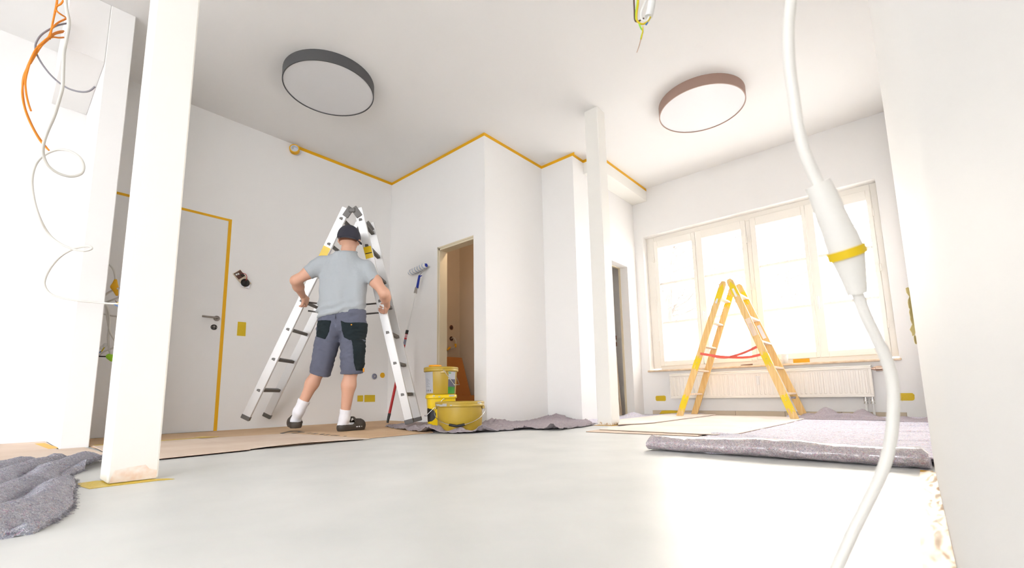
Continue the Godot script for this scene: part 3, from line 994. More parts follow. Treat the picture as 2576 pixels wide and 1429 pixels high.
	s.sheet(corner, 80, 40, 0.004)
	single("drop_cloth", s, M.fleece, "grey fleece spread in the far corner before the closet doorway", "drop cloth")
	# large fleece on the right
	var big := func(u: float, v: float) -> Vector3:
		var p := Vector2(lerpf(2.30, 5.72, u), lerpf(-1.07, 0.05 if u > 0.02 else 0.012, v))
		if p.x < 2.275: p.y = minf(p.y, 0.01)
		var crease := 0.0
		for c in [[2.75, 0.006, 2.4], [3.05, 0.004, 0.9], [3.35, 0.016, 0.3], [3.7, 0.006, 3.1], [3.95, 0.012, 1.1], [4.55, 0.016, 2.0], [5.0, 0.01, 0.0]]: crease = maxf(crease, c[1] * exp(-pow((p.x - c[0] - 0.12 * sin(p.y * 2.3 + c[2])) / 0.018, 2)) * (0.5 + 0.5 * sin(p.y * 5 + c[2])))
		var lift := 0.045 * exp(-pow((p.x - 2.30) / 0.10, 2)) * smoothstep(2.33, 2.38, p.x)
		return Vector3(p.x, 0.006 + crease + lift + 0.003 * absf(n.get_noise_2d(p.x * 6, p.y * 3)) + 0.006 * absf(n.get_noise_2d(p.x * 16, p.y * 1.6)) + 0.02 * exp(-pow((p.x - 5.7) / 0.1, 2)), p.y)
	s = Sh.new()
	s.sheet(big, 200, 80, 0.004)
	t = thing("drop_cloth", "wide lilac grey fleece with window glare in its colour, rolled up at its front edge, at right", "drop cloth", Vector3(3.9, 0, -0.5))
	part("cloth", s, M.fleece, t)
	s = Sh.new()
	var rings := []
	for i in 64:
		var z := lerpf(-1.075, 0.006, i / 63.0)
		var ring_ := []
		for k in 28:
			var an := TAU * k / 28
			var f := 1.0 + 0.09 * n.get_noise_2d(z * 6, an * 1.2) + 0.05 * n.get_noise_2d(z * 16, cos(an) * 3)
			var hh := (0.037 + 0.003 * sin(z * 9)) * (0.75 if i == 0 or i == 63 else 1.0)
			ring_.append(Vector3(2.312 + cos(an) * 0.064 * f * (0.85 if i == 0 or i == 63 else 1.0), maxf(0.003, 0.003 + hh + sin(an) * hh * f), z))
		rings.append(ring_)
	s.sm(true)
	for i in 63:
		for k in 28: s.quad(rings[i][k], rings[i + 1][k], rings[i + 1][(k + 1) % 28], rings[i][(k + 1) % 28])
	for e in [0, 63]:
		var c := Vector3(2.312, 0.038, rings[e][0].z)
		for k in 28:
			if e: s.tri(c, rings[e][k], rings[e][(k + 1) % 28])
			else: s.tri(c, rings[e][(k + 1) % 28], rings[e][k])
	tag(part("roll", s, M.film, t), "rolled edge showing the glossy film backing")
	var heap := func(u: float, v: float) -> Vector3:
		var p := Vector2(lerpf(5.32, 5.76, u), lerpf(-0.98, -0.22, v))
		var e := smoothstep(0.0, 0.18, u) * smoothstep(0.0, 0.1, v) * smoothstep(1.0, 0.9, v)
		var h := bumps(p, [[5.55, -0.70, 0.15, 0.10, 0.10], [5.56, -0.42, 0.15, 0.09, 0.085], [5.45, -0.58, 0.16, 0.3, 0.05], [5.6, -0.86, 0.1, 0.1, 0.04]])
		return Vector3(p.x, 0.014 + e * (h + 0.012 * absf(n.get_noise_2d(p.x * 9, p.y * 9))), p.y)
	s = Sh.new()
	s.sheet(heap, 40, 60, 0.006)
	single("drop_cloth", s, M.dark_fleece, "dark brownish fleece bunched up in two humps beneath the radiator valves", "drop cloth")
	var fold := func(u: float, v: float) -> Vector3:
		var p := Vector2(lerpf(5.2, 5.75, u), lerpf(-0.17, 0.05, v))
		return Vector3(p.x, 0.014 + 0.03 * pow(sin(u * PI), 2) * (0.6 + 0.4 * sin(v * 7)) + 0.004 * n.get_noise_2d(p.x * 9, p.y * 9), p.y)
	s = Sh.new()
	s.sheet(fold, 24, 24, 0.005)
	single("drop_cloth", s, M.dark_fleece, "small grey fleece fold lying against the right wall under the window", "drop cloth")

func card(called_label: String, poly: Array, y: float, m: Material, thick := 0.005) -> Node3D:
	var pv := PackedVector2Array()
	var c := Vector2.ZERO
	for p in poly:
		c += Vector2(p[0], p[1]) / poly.size()
	for p in poly: pv.append(Vector2(p[0], -p[1]))   # in the ground frame below, y is -z
	var t := thing("cardboard_sheet", called_label, "cardboard", Vector3(c.x, y, c.y))
	var b := Basis(Vector3.RIGHT, -PI / 2)
	var s := Sh.new()
	s.prism(pv, Transform3D(b, Vector3(0, y + thick * 0.35, 0)), thick * 0.65)
	part("face", s, m, t)
	s = Sh.new()
	s.prism(pv, Transform3D(b, Vector3(0, y, 0)), thick * 0.35)
	tag(part("edge_layer", s, M.card_edge, t), "darker corrugated underside layer")
	return t
func build_cardboard():
	card("long brown cardboard along the left wall, the man standing on it", [[0.46, -5.035], [3.33, -5.035], [3.30, -4.3], [2.42, -2.985], [1.2, -3.03], [0.49, -4.0]], 0.001, M.cardboard)
	card("pale cardboard at the left wall behind the dark felt heap", [[-1.6, -5.035], [0.325, -5.035], [0.325, -4.11], [0.45, -4.11], [0.48, -3.5], [0.46, -3.2], [-1.6, -3.3]], 0.001, M.pale_cardboard)
	card("pale cardboard sheet on the floor just right of the front column", [[0.47, -3.0], [0.61, -2.89], [1.035, -2.93], [1.085, -4.14], [0.49, -4.11]], 0.0065, M.pale_cardboard)
	var raised := func(u: float, v: float) -> Vector3:
		var p := Vector2(lerpf(1.04, 1.80, u), lerpf(-2.965, -2.925, u)).lerp(Vector2(lerpf(1.09, 1.69, u), lerpf(-4.10, -3.98, u)), v)
		if u > 0.97: p.x += 0.0
		return Vector3(p.x, 0.0102 + 0.010 * pow(1.0 - v, 6) * sin(PI * pow(u, 0.8)), p.y)
	var rs := Sh.new()
	rs.sheet(raised, 34, 40, 0.004)
	single("cardboard_sheet", rs, M.pale_cardboard, "pale sheet with a raised edge in front of the man's feet", "cardboard")
	card("broad white cardboard sheet under the right legs of the wooden ladder", [[3.24, -1.93], [3.20, -1.03], [3.32, -0.93], [4.61, -0.87], [5.55, -0.86], [5.72, -1.3], [5.72, -1.86], [4.0, -1.93]], 0.0085, M.white_cardboard, 0.007)
	card("lower cardboard sheet sticking out left beneath the broad white one", [[3.09, -1.96], [3.13, -1.12], [3.3, -1.12], [3.9, -1.4], [3.85, -1.97]], 0.001, M.pale_cardboard, 0.006)
	card("folded cardboard under the left ladder legs, taped front edge", [[3.66, -1.99], [3.95, -1.86], [4.05, -1.84], [5.74, -1.82], [5.74, -2.36], [4.35, -2.34]], 0.017, M.white_cardboard, 0.01)
	var s := Sh.new()
	s.slab(Vector3(3.98, 0.0272, -1.97), Vector3(4.12, 0.0278, -1.835))
	single("tape_strip", s, M.label_white, "clear shiny tape strip on the folded cardboard's front edge", "tape")
	# hand lettering that the pale sheet half covers
	var t := thing("lettering", "dark handwritten letters on the brown cardboard behind the pale sheet", "lettering", Vector3(1.9, 0.007, -3.9))
	var strokes := [[[757, 1086], [748, 1084.5], [735, 1085], [718, 1088], [709, 1089.5], [722, 1091], [740, 1090], [757, 1088]], [[760, 1087.6], [766, 1087.4]], [[773, 1090], [784, 1089]], [[787, 1092], [797, 1090.4]], [[808, 1093.5], [813, 1091.7]], [[818, 1094.6], [828, 1093]], [[832, 1095.6], [842, 1095.2], [851, 1096]], [[865, 1097.4], [872, 1097.2]]]
	for q in strokes:
		var pts := []
		for p in q: pts.append(on_y(p[0], p[1], 0.0063))
		s = Sh.new()
		ribbon(s, curve(pts, 5), Vector3(0.5, 0, 0.9).normalized(), 0.03, 0.0008)
		part("letter", s, M.black, t)
func ribbon(s: Sh, pts: Array, side: Vector3, w: float, th: float):   # a flat band along the points
	s.sm(false)
	var n := pts.size()
	var rows := []
	for i in n:
		var d: Vector3 = (pts[mini(i + 1, n - 1)] - pts[maxi(i - 1, 0)]).normalized()
		var x := (side - d * side.dot(d))
		if x.length() < 0.2: x = d.cross(Vector3.UP)
		x = x.normalized() * w / 2
		var y := d.cross(x).normalized() * th / 2
		rows.append([pts[i] - x - y, pts[i] + x - y, pts[i] + x + y, pts[i] - x + y])
	for i in n - 1:
		for k in 4: s.quad(rows[i][k], rows[i][(k + 1) % 4], rows[i + 1][(k + 1) % 4], rows[i + 1][k])
	s.quad(rows[0][3], rows[0][2], rows[0][1], rows[0][0])
	s.quad(rows[n - 1][0], rows[n - 1][1], rows[n - 1][2], rows[n - 1][3])

# ---------------------------------------------------------------- ladders
func build_wood_ladder():
	var t := thing("wooden_ladder", "paint-splashed wooden double stepladder standing open before the radiator", "ladder", Vector3(5.5, 0.016, -1.5))
	var feet := [Vector3(5.23, 0.027, -2.06), Vector3(5.72, 0.027, -2.07), Vector3(5.23, 0.0158, -0.925), Vector3(5.70, 0.0158, -0.92)]
	var tops := [Vector3(5.29, 1.505, -1.485), Vector3(5.60, 1.50, -1.475), Vector3(5.265, 1.515, -1.425), Vector3(5.585, 1.51, -1.42)]
	for k in 4:
		var a: Vector3 = feet[k]
		var b: Vector3 = tops[k]
		var y := (b - a).normalized()
		var z := Vector3(1, 0, 0)
		z = (z - y * z.dot(y)).normalized()
		var x := y.cross(z)
		var L := a.distance_to(b)
		var w := 0.034
		var fl := 1.0 if y.z > 0 else -1.0
		# profile: foot cut level with the floor, rounded head
		var poly := PackedVector2Array()
		for p in [[-w, 0.0], [w, 0.0], [w, L - 0.035], [w * 0.55, L], [-w * 0.5, L], [-w, L - 0.03]]:
			var q := Vector2(p[0], p[1])
			if p[1] == 0.0: q.y = (a.y - (a + x * p[0]).y) / y.y
			poly.append(q)
		var s := Sh.new()
		s.prism(poly, Transform3D(Basis(x, y, z), a - z * 0.011), 0.022)
		var rail := part("rail", s, M.wood, t)
		for c in ([[0.05, 0.15], [0.36, 0.44], [0.86, 0.985]] if k % 2 == 0 else [[0.84, 0.93]]):
			s = Sh.new()
			var n := 9
			for i in n:
				var u0 := lerpf(-w, w, i / 9.0)
				var u1 := lerpf(-w, w, (i + 1) / 9.0)
				var j := rng.randf_range(-0.03, 0.03)
				var v0: float = L * c[0] + j
				var v1: float = L * c[1] + rng.randf_range(-0.02, 0.02) * (0.0 if c[1] > 0.95 else 1.0) - (0.02 * absf(i - 4.0) if c[1] > 0.95 else 0.0)
				s.prism(PackedVector2Array([Vector2(u0, v0), Vector2(u1, v0 + 0.008), Vector2(u1, v1), Vector2(u0, v1)]), Transform3D(Basis(x, y, z), a - z * 0.0116), 0.0008)
			tag(part("paint_splash", s, M.paint_yellow, rail), "yellow paint brushed on the wood")
		if k % 2 == 0:
			s = Sh.new()
			s.box(Transform3D(Basis(x, y, z), a + y * (L - 0.17 if k else L - 0.23) - z * 0.0125 + x * 0.004), Vector3(0.022, 0.10 if k else 0.055, 0.003), 0.001)
			tag(part("hinge_plate", s, M.white_plastic, t), "pale metal plate with a bolt")
			for h in [0.12, 0.4]:
				s = Sh.new()
				s.tube([a + y * L * h - z * 0.011, a + y * L * h - z * 0.0145], 0.005, 0.004, 8)
				part("bolt", s, M.chrome, rail)
		if k == 3:
			s = Sh.new()
			s.box(Transform3D(Basis(x, y, z), a + y * L * 0.62 - z * 0.0118), Vector3(0.036, 0.16, 0.0012))
			tag(part("sticker", s, M.label_white, rail), "whitish worn label")
			s = Sh.new()
			s.box(Transform3D(Basis(R, uv_, -fw), a + y * 0.21 - z * 0.014 - x * 0.004), Vector3(0.09, 0.024, 0.004), 0.001)
			tag(part("bracket", s, M.chrome, t), "small metal bracket near the foot")
		if k == 2:
			s = Sh.new()
			s.box(Transform3D(Basis(x, y, z), a + y * L * 0.63 - z * 0.0118), Vector3(0.05, 0.2, 0.0012))
			tag(part("sticker", s, M.pale_wood, rail), "faded paper label")
	for sect in [0, 2]:
		for h in [0.262, 0.53, 0.80, 1.065, 1.325]:
			var a: Vector3 = feet[sect].lerp(tops[sect], (h - 0.02) / 1.485)
			var b: Vector3 = feet[sect + 1].lerp(tops[sect + 1], (h - 0.02) / 1.485)
			var s := Sh.new()
			var out := -1.0 if sect == 0 else 1.0
			s.bar(a + Vector3(0.010, 0, 0.004 * out), b - Vector3(0.010, 0, -0.004 * out), 0.062, 0.021, Vector3(0, 0.0, 1), 0.003)
			part("rung", s, M.pale_wood, t)
	var bands := [[Vector3(5.215, 0.715, -1.775), Vector3(5.38, 0.675, -1.58), Vector3(5.52, 0.665, -1.35), Vector3(5.672, 0.725, -1.16)], [Vector3(5.62, 0.71, -1.78), Vector3(5.46, 0.672, -1.58), Vector3(5.34, 0.695, -1.38), Vector3(5.275, 0.75, -1.21)]]
	for b in bands:
		var s := Sh.new()
		ribbon(s, curve(b, 8), Vector3.UP, 0.026, 0.002)
		tag(part("safety_strap", s, M.strap_red_hazed, t), "red webbing strap between the two halves")
	var s2 := Sh.new()
	s2.tube([Vector3(5.67, 0.725, -1.158), Vector3(5.655, 0.725, -1.158)], 0.015, 0.013, 16)
	part("strap_washer", s2, M.white_plastic, t)

func build_alu_ladder():
	var D := 4.25
	var t := thing("aluminium_ladder", "silvery aluminium double ladder the man carries in front of him", "ladder", at(850, 1055, D + 0.2) * Vector3(1, 0, 1))
	var secs := [[[618, 1052], [872, 524], [550, 614, 690, 757, 828, 903, 981]], [[1030, 1062], [901, 524], [553, 618, 688, 757, 836, 913, 992]]]
	for q in secs:
		var a: Vector3 = at(q[0][0], q[0][1], D)
		var b: Vector3 = at(q[1][0], q[1][1], D)
		for back in [0.0, 1.0]:
			var o: Vector3 = F * 0.37 * back
			var s := Sh.new()
			s.bar(a + o, b + o, 0.078, 0.026, R, 0.003)
			part("rail", s, M.aluminium, t)
			s = Sh.new()
			var y := (b - a).normalized()
			s.bar(a + o - y * 0.012, a + o + y * 0.03, 0.084, 0.032, R, 0.004)
			tag(part("foot", s, M.dark_rung, t), "grey rubber foot")
		for py in q[2]:
			var f: float = float(py - q[0][1]) / (q[1][1] - q[0][1])
			var p := a.lerp(b, f)
			var s := Sh.new()
			s.bar(p - F * 0.0145, p + F * 0.385, 0.036, 0.03, (b - a).cross(F), 0.004)
			part("rung", s, M.dark_rung, t)
		var p2 := a.lerp(b, (636.0 - q[0][1]) / (q[1][1] - q[0][1]))
		var s3 := Sh.new()
		var y2 := (b - a).normalized()
		s3.bar(p2 - y2 * 0.055 - F * 0.0138, p2 + y2 * 0.055 - F * 0.0138, 0.07, 0.001, R)
		tag(part("warning_label", s3, M.bright_yellow, t), "yellow sticker on the rail")
		if q[0][0] > 900:
			s3 = Sh.new()
			s3.bar(p2 - y2 * 0.012 - F * 0.0146, p2 - y2 * 0.004 - F * 0.0146, 0.062, 0.001, R)
			part("print", s3, M.black, t)
	for back in [0.0, 0.37]:
		var s := Sh.new()
		s.bar(at(868, 545, D - 0.016) + F * back, at(884, 522, D - 0.016) + F * back, 0.06, 0.012, R, 0.003)
		s.bar(at(905, 545, D - 0.016) + F * back, at(889, 522, D - 0.016) + F * back, 0.06, 0.012, R, 0.003)
		s.box(Transform3D(Basis(R, uv_, -fw), at(886, 529, D - 0.02) + F * back), Vector3(0.06, 0.04, 0.022), 0.006)
		tag(part("hinge", s, M.dark_rung, t), "grey hinge joining the halves")
	for h in [[768, 760, 962, 762], [775, 782, 955, 787]]:
		var s := Sh.new()
		var a := at(h[0], h[1], D + 0.1)
		var b := at(h[2], h[3], D + 0.1)
		ribbon(s, curve([a, (a + b) / 2 - Vector3(0, 0.03, 0), b], 8), Vector3.UP, 0.016, 0.002)
		part("spreader_strap", s, M.dark_rung, t)

# ---------------------------------------------------------------- buckets
func lathe_patch(s: Sh, prof: Array, tr: Transform3D, a0: float, a1: float, y0: float, y1: float, proud: float, power := 2.0, round_ := false):
	var rad := func(y: float) -> float:
		for i in prof.size() - 1:
			if y >= prof[i].y and y <= prof[i + 1].y and prof[i + 1].y > prof[i].y: return lerpf(prof[i].x, prof[i + 1].x, (y - prof[i].y) / (prof[i + 1].y - prof[i].y))
		return prof[0].x
	var pt := func(a: float, y: float, off: float) -> Vector3:
		var an := deg_to_rad(-90.0 + a)
		var g := 1.0 / pow(pow(absf(cos(an)), power) + pow(absf(sin(an)), power), 1.0 / power)
		var r: float = rad.call(y) * g + off
		return tr * Vector3(cos(an) * r, y, -sin(an) * r)
	s.sm(false)
	var nu := 16
	var nv := 16
	var arc := [0.0]   # angles spaced evenly along the section
	for i in 64: arc.append(arc[i] + (pt.call(lerpf(a0, a1, (i + 1) / 64.0), (y0 + y1) / 2, 0.0) as Vector3).distance_to(pt.call(lerpf(a0, a1, i / 64.0), (y0 + y1) / 2, 0.0)))
	var even := func(u: float) -> float:
		for i in 64:
			if arc[i + 1] >= u * arc[64] - 1e-9: return (i + (u * arc[64] - arc[i]) / maxf(arc[i + 1] - arc[i], 1e-9)) / 64.0
		return 1.0
	for i in nu:
		for j in nv:
			var q := []
			for k in [[i, j], [i + 1, j], [i + 1, j + 1], [i, j + 1]]:
				var u: float = float(k[0]) / nu
				var v: float = float(k[1]) / nv
				if round_:
					var half := sqrt(maxf(0.0, 0.25 - (v - 0.5) * (v - 0.5)))
					u = 0.5 + (u - 0.5) * 2.0 * half
				q.append([lerpf(a0, a1, even.call(u)), lerpf(y0, y1, v)])
			var p := []
			for k in q: p.append(pt.call(k[0], k[1], proud))
			s.quad(p[3], p[2], p[1], p[0])
			s.quad(p[0], p[1], p[2], p[3])
func bail(s: Sh, tr: Transform3D, r: float, y: float, drop: float, front: float, sgn := 1.0):
	pass
func build_buckets():
	var tr0 := Basis(R, Vector3.UP, -F)
	var y0 := 0.0135
	# low wide gold tub in front
	var c := on_y(1157, 1081, y0)
	var tr := Transform3D(tr0, Vector3(c.x, y0, c.z))
	var t := thing("paint_bucket", "wide low gold paint bucket with hanging wire handle, in front", "bucket", tr.origin)
	var prof := [Vector2(0, 0.003), Vector2(0.170, 0.003), Vector2(0.179, 0.0), Vector2(0.183, 0.006), Vector2(0.191, 0.20)]
	var s := Sh.new()
	s.lathe(prof, tr, 64)
	part("body", s, M.gold, t)
	s = Sh.new()
	s.lathe([Vector2(0.191, 0.196), Vector2(0.203, 0.192), Vector2(0.206, 0.197), Vector2(0.206, 0.215), Vector2(0.203, 0.217), Vector2(0.207, 0.219), Vector2(0.207, 0.228), Vector2(0.202, 0.234), Vector2(0.192, 0.236), Vector2(0.186, 0.230), Vector2(0.175, 0.229), Vector2(0, 0.231)], tr, 64)
	part("lid", s, M.gold, t)
	for k in [[-58, -46, 0.202, 0.217], [-46, -36, 0.198, 0.214], [-36, -24, 0.199, 0.221], [-64, -58, 0.206, 0.216], [-16, -11, 0.203, 0.211], [50, 64, 0.219, 0.229]]:
		s = Sh.new()
		lathe_patch(s, [Vector2(0.206, 0.19), Vector2(0.207, 0.24)], tr, k[0], k[1], k[2], k[3], 0.0012)
		tag(part("paint_drip", s, M.white_plastic, t), "white paint smeared on the lid")
	var pts := []
	for k in 25:
		var a := lerpf(-100, 100, k / 24.0)
		var f := pow(absf(a) / 100.0, 1.6)
		var rad := 0.212 + 0.004 * (1 - f)
		pts.append(tr * Vector3(sin(deg_to_rad(a)) * rad * 0.995, lerpf(0.046, 0.192, f), cos(deg_to_rad(a)) * rad))
	s = Sh.new()
	s.tube(pts, 0.0028, -1, 8)
	part("handle", s, M.chrome, t)
	s = Sh.new()
	s.tube([pts[10], pts[12] + Vector3(0, -0.003, 0), pts[14]], 0.0105, -1, 12)
	tag(part("grip", s, M.black, t), "black plastic grip on the wire")
	for sg in [-1, 1]:
		s = Sh.new()
		s.box(tr * Transform3D(Basis(), Vector3(0.200 * sg, 0.185, 0.01)), Vector3(0.02, 0.024, 0.05), 0.004)
		part("handle_lug", s, M.gold, t)
	# bright yellow square tub behind
	c = on_y(1109, 1072, y0)
	var o := Vector3(c.x, y0, c.z)
	var trs := Transform3D(Basis(Vector3.UP, deg_to_rad(12)) * tr0, o)
	t = thing("paint_bucket", "bright yellow squarish bucket with black disc, carrying the upper bucket", "bucket", o)
	prof = [Vector2(0, 0.003), Vector2(0.112, 0.003), Vector2(0.118, 0.0), Vector2(0.121, 0.006), Vector2(0.136, 0.27)]
	s = Sh.new()
	s.lathe(prof, trs, 72, 5.0)
	part("body", s, M.bright_yellow, t)
	s = Sh.new()
	s.lathe([Vector2(0.137, 0.262), Vector2(0.145, 0.260), Vector2(0.147, 0.266), Vector2(0.146, 0.289), Vector2(0.141, 0.296), Vector2(0.130, 0.297), Vector2(0, 0.297)], trs, 72, 5.0)
	part("lid", s, M.bright_yellow, t)
	for k in [[-30, -24, 0.279, 0.291], [-12, -6, 0.270, 0.281], [24, 40, 0.276, 0.293]]:
		s = Sh.new()
		lathe_patch(s, [Vector2(0.1465, 0.26), Vector2(0.1465, 0.3)], trs, k[0], k[1], k[2], k[3], 0.0012, 5.0)
		tag(part("paint_drip", s, M.white_plastic, t), "white paint spot on the lid")
	s = Sh.new()
	lathe_patch(s, prof, trs, -84, -22, 0.045, 0.175, 0.0012, 5.0, true)
	tag(part("emblem", s, M.black, t), "large black disc printed on the side")
	s = Sh.new()
	var hp := at(1116, 1003, 4.23)
	var hq := at(1072, 1046, 4.20)
	s.tube([hp, hq], 0.0028, -1, 8)
	s.tube([hq + R * 0.012 + F * 0.012, hq - R * 0.012, hq - R * 0.005 + F * 0.04], 0.0045, -1, 8)
	s.tube([hq - R * 0.004 + F * 0.03, hq + F * 0.16 + Vector3(0, 0.03, 0), trs * Vector3(-0.10, 0.25, -0.142)], 0.0028, -1, 8)
	s.tube([hp, trs * Vector3(0.03, 0.25, 0.14)], 0.0028, -1, 8)
	tag(part("handle", s, M.chrome, t), "wire handle hanging to the left")
	# gold bucket on top
	var y1 := y0 + 0.2975
	tr = Transform3D(tr0, Vector3(o.x, y1, o.z))
	t = thing("paint_bucket", "gold paint bucket with paper labels standing on the square bucket", "bucket", tr.origin)
	prof = [Vector2(0, 0.003), Vector2(0.130, 0.003), Vector2(0.137, 0.0), Vector2(0.140, 0.006), Vector2(0.151, 0.222)]
	s = Sh.new()
	s.lathe(prof, tr, 64)
	part("body", s, M.gold, t)
	s = Sh.new()
	s.lathe([Vector2(0.152, 0.218), Vector2(0.162, 0.215), Vector2(0.165, 0.219), Vector2(0.165, 0.238), Vector2(0.162, 0.240), Vector2(0.166, 0.242), Vector2(0.165, 0.252), Vector2(0.159, 0.258), Vector2(0.148, 0.259), Vector2(0.143, 0.254), Vector2(0, 0.255)], tr, 64)
	part("lid", s, M.gold, t)
	s = Sh.new()
	lathe_patch(s, prof, tr, -74, -22, 0.012, 0.212, 0.001)
	var lab := part("paper_label", s, M.label_white, t)
	s = Sh.new()
	for k in 9: lathe_patch(s, prof, tr, -58, -36 - 5 * (k % 3), 0.07 + 0.0095 * k, 0.0715 + 0.0095 * k, 0.0016)
	for k in 3: lathe_patch(s, prof, tr, -58 + 11 * k, -54 + 11 * k, 0.03, 0.045, 0.0016)
	part("print", s, M.label_grey, lab)
	s = Sh.new()
	lathe_patch(s, prof, tr, 36, 72, 0.14, 0.212, 0.001)
	lab = tag(part("paper_label", s, M.label_white, t), "white, grey and green label")
	s = Sh.new()
	lathe_patch(s, prof, tr, 36, 72, 0.07, 0.14, 0.001)
	part("grey_field", s, M.label_grey, lab)
	s = Sh.new()
	lathe_patch(s, prof, tr, 36, 72, 0.006, 0.07, 0.001)
	part("green_field", s, M.label_green, lab)
	s = Sh.new()
	lathe_patch(s, prof, tr, 37, 46, 0.194, 0.202, 0.0016)
	part("print", s, M.label_green, lab)
	s = Sh.new()
	hp = tr * Vector3(0.043, 0.23, 0.166)
	hq = tr * Vector3(0.145, 0.085, 0.132)
	s.tube([hp, hp.lerp(hq, 0.5), hq], 0.003, -1, 8)
	s.tube([hq, tr * Vector3(0.178, 0.09, 0.0), tr * Vector3(0.12, 0.2, -0.135)], 0.003, -1, 8)
	part("handle", s, M.chrome, t)
	s = Sh.new()
	s.box(tr * Transform3D(Basis(), Vector3(0.043, 0.21, 0.152)), Vector3(0.05, 0.026, 0.012), 0.003)
	part("handle_lug", s, M.gold, t)
	s = Sh.new()
	var tb := Transform3D(tr0, tr * Vector3(-0.052, 0.2555, 0.03))
	s.lathe([Vector2(0, 0.0), Vector2(0.057, 0.0), Vector2(0.061, 0.004), Vector2(0.062, 0.022), Vector2(0.060, 0.024), Vector2(0.057, 0.022), Vector2(0.055, 0.005), Vector2(0, 0.005)], tb, 40)
	single("paint_dish", s, M.orange_lid, "flat orange plastic dish on top of the bucket stack", "dish")

func build_roller():
	var foot := Vector3(2.93, 0.02, -4.40)
	var top := Vector3(3.265, 1.53, -4.378)
	var t := thing("paint_roller", "striped paint roller with blue handle on a red extension pole against wall", "paint roller", Vector3(foot.x, 0.006, foot.z))
	var pt := func(py: float) -> Vector3: return foot.lerp(top, (1066.0 - py) / (1066.0 - 735.0))
	var s := Sh.new()
	s.tube([pt.call(1045), pt.call(848)], 0.0145, -1, 14)
	part("pole", s, M.red, t)
	s = Sh.new()
	s.tube([pt.call(1067), pt.call(1045)], 0.0125, 0.0165, 14)
	tag(part("pole_tip", s, M.black, t), "black threaded end")
	s = Sh.new()
	s.tube([pt.call(848), pt.call(838)], 0.017, -1, 14)
	part("collar", s, M.black, t)
	s = Sh.new()
	s.tube([pt.call(876), pt.call(862)], 0.0152, -1, 14)
	tag(part("pole_label", s, M.label_grey, t), "grey sticker on the pole")
	s = Sh.new()
	for k in 5: s.tube([pt.call(858 - 2.0 * k), pt.call(857.2 - 2.0 * k)], 0.0151, -1, 14)
	part("print", s, M.label_white, t)
	s = Sh.new()
	s.tube([pt.call(840), pt.call(733)], 0.0085, -1, 12)
	tag(part("inner_pole", s, M.white_plastic, t), "thin white inner rod")
	s = Sh.new()
	s.tube([top - Vector3(0.002, 0.012, 0), top + Vector3(0.004, 0.06, 0.01)], 0.02, 0.013, 12)
	part("ferrule", s, M.steel, t)
	var h1 := Vector3(3.276, 1.58, -4.362)
	var h2 := Vector3(3.296, 1.735, -4.345)
	s = Sh.new()
	s.tube(curve([h1, h1.lerp(h2, 0.35), h1.lerp(h2, 0.75), h2], 4), 0.0155, 0.0125, 14)
	s.tube(curve([h1.lerp(h2, 0.8), h1.lerp(h2, 0.92) + Vector3(0, 0, 0.02), h2 + Vector3(0, -0.012, 0.045)], 4), 0.009, 0.005, 10)
	part("handle", s, M.blue, t)
	var r0 := Vector3(3.302, 1.805, -4.555)
	var r1 := Vector3(3.302, 1.838, -4.225)
	s = Sh.new()
	s.tube(curve([h2, Vector3(3.30, 1.76, -4.315), Vector3(3.305, 1.80, -4.24), Vector3(3.305, 1.818, -4.196), Vector3(3.303, 1.836, -4.20), r1 + Vector3(0, 0, -0.02)], 5), 0.0042, -1, 10)
	part("frame_wire", s, M.chrome, t)
	var m := StandardMaterial3D.new()
	m.vertex_color_use_as_albedo = true
	m.roughness = 1.0
	s = Sh.new(true)
	var ax := (r1 - r0).normalized()
	var x := ax.cross(Vector3.UP).normalized()
	var y := x.cross(ax)
	var n := 90
	var seg := 40
	var L := r0.distance_to(r1)
	var rows := []
	for i in n + 1:
		var row := []
		for k in seg:
			var an := TAU * k / seg
			var e := minf(i, n - i) / float(n)
			var rr := 0.036 * (0.55 + 0.45 * sqrt(minf(1.0, e * 9.0))) * (1.0 + rng.randf_range(-0.012, 0.012))
			row.append(r0 + ax * L * i / n + (x * cos(an) + y * sin(an)) * rr)
		rows.append(row)
	for i in n:
		for k in seg:
			var ph := fmod(float(i) / n * 7.0 + float(k) / seg + 0.05 * sin(k * 0.6 + i * 0.2) + rng.randf() * 0.03, 1.0)
			var bluish := ph < 0.2 or (ph > 0.3 and ph < 0.38)
			var col := Color(0.33, 0.44, 0.60) if bluish else Color(0.86, 0.85, 0.83)
			s.st.set_color(col)
			s.quad(rows[i][k], rows[i + 1][k], rows[i + 1][(k + 1) % seg], rows[i][(k + 1) % seg])
	part("roller_cover", s, m, t)
	s = Sh.new()
	s.tube([r1 - ax * 0.01, r1 + ax * 0.006], 0.023, 0.02, 20)
	s.tube([r0 + ax * 0.01, r0 - ax * 0.004], 0.021, 0.019, 20)
	part("end_cap", s, M.blue, t)

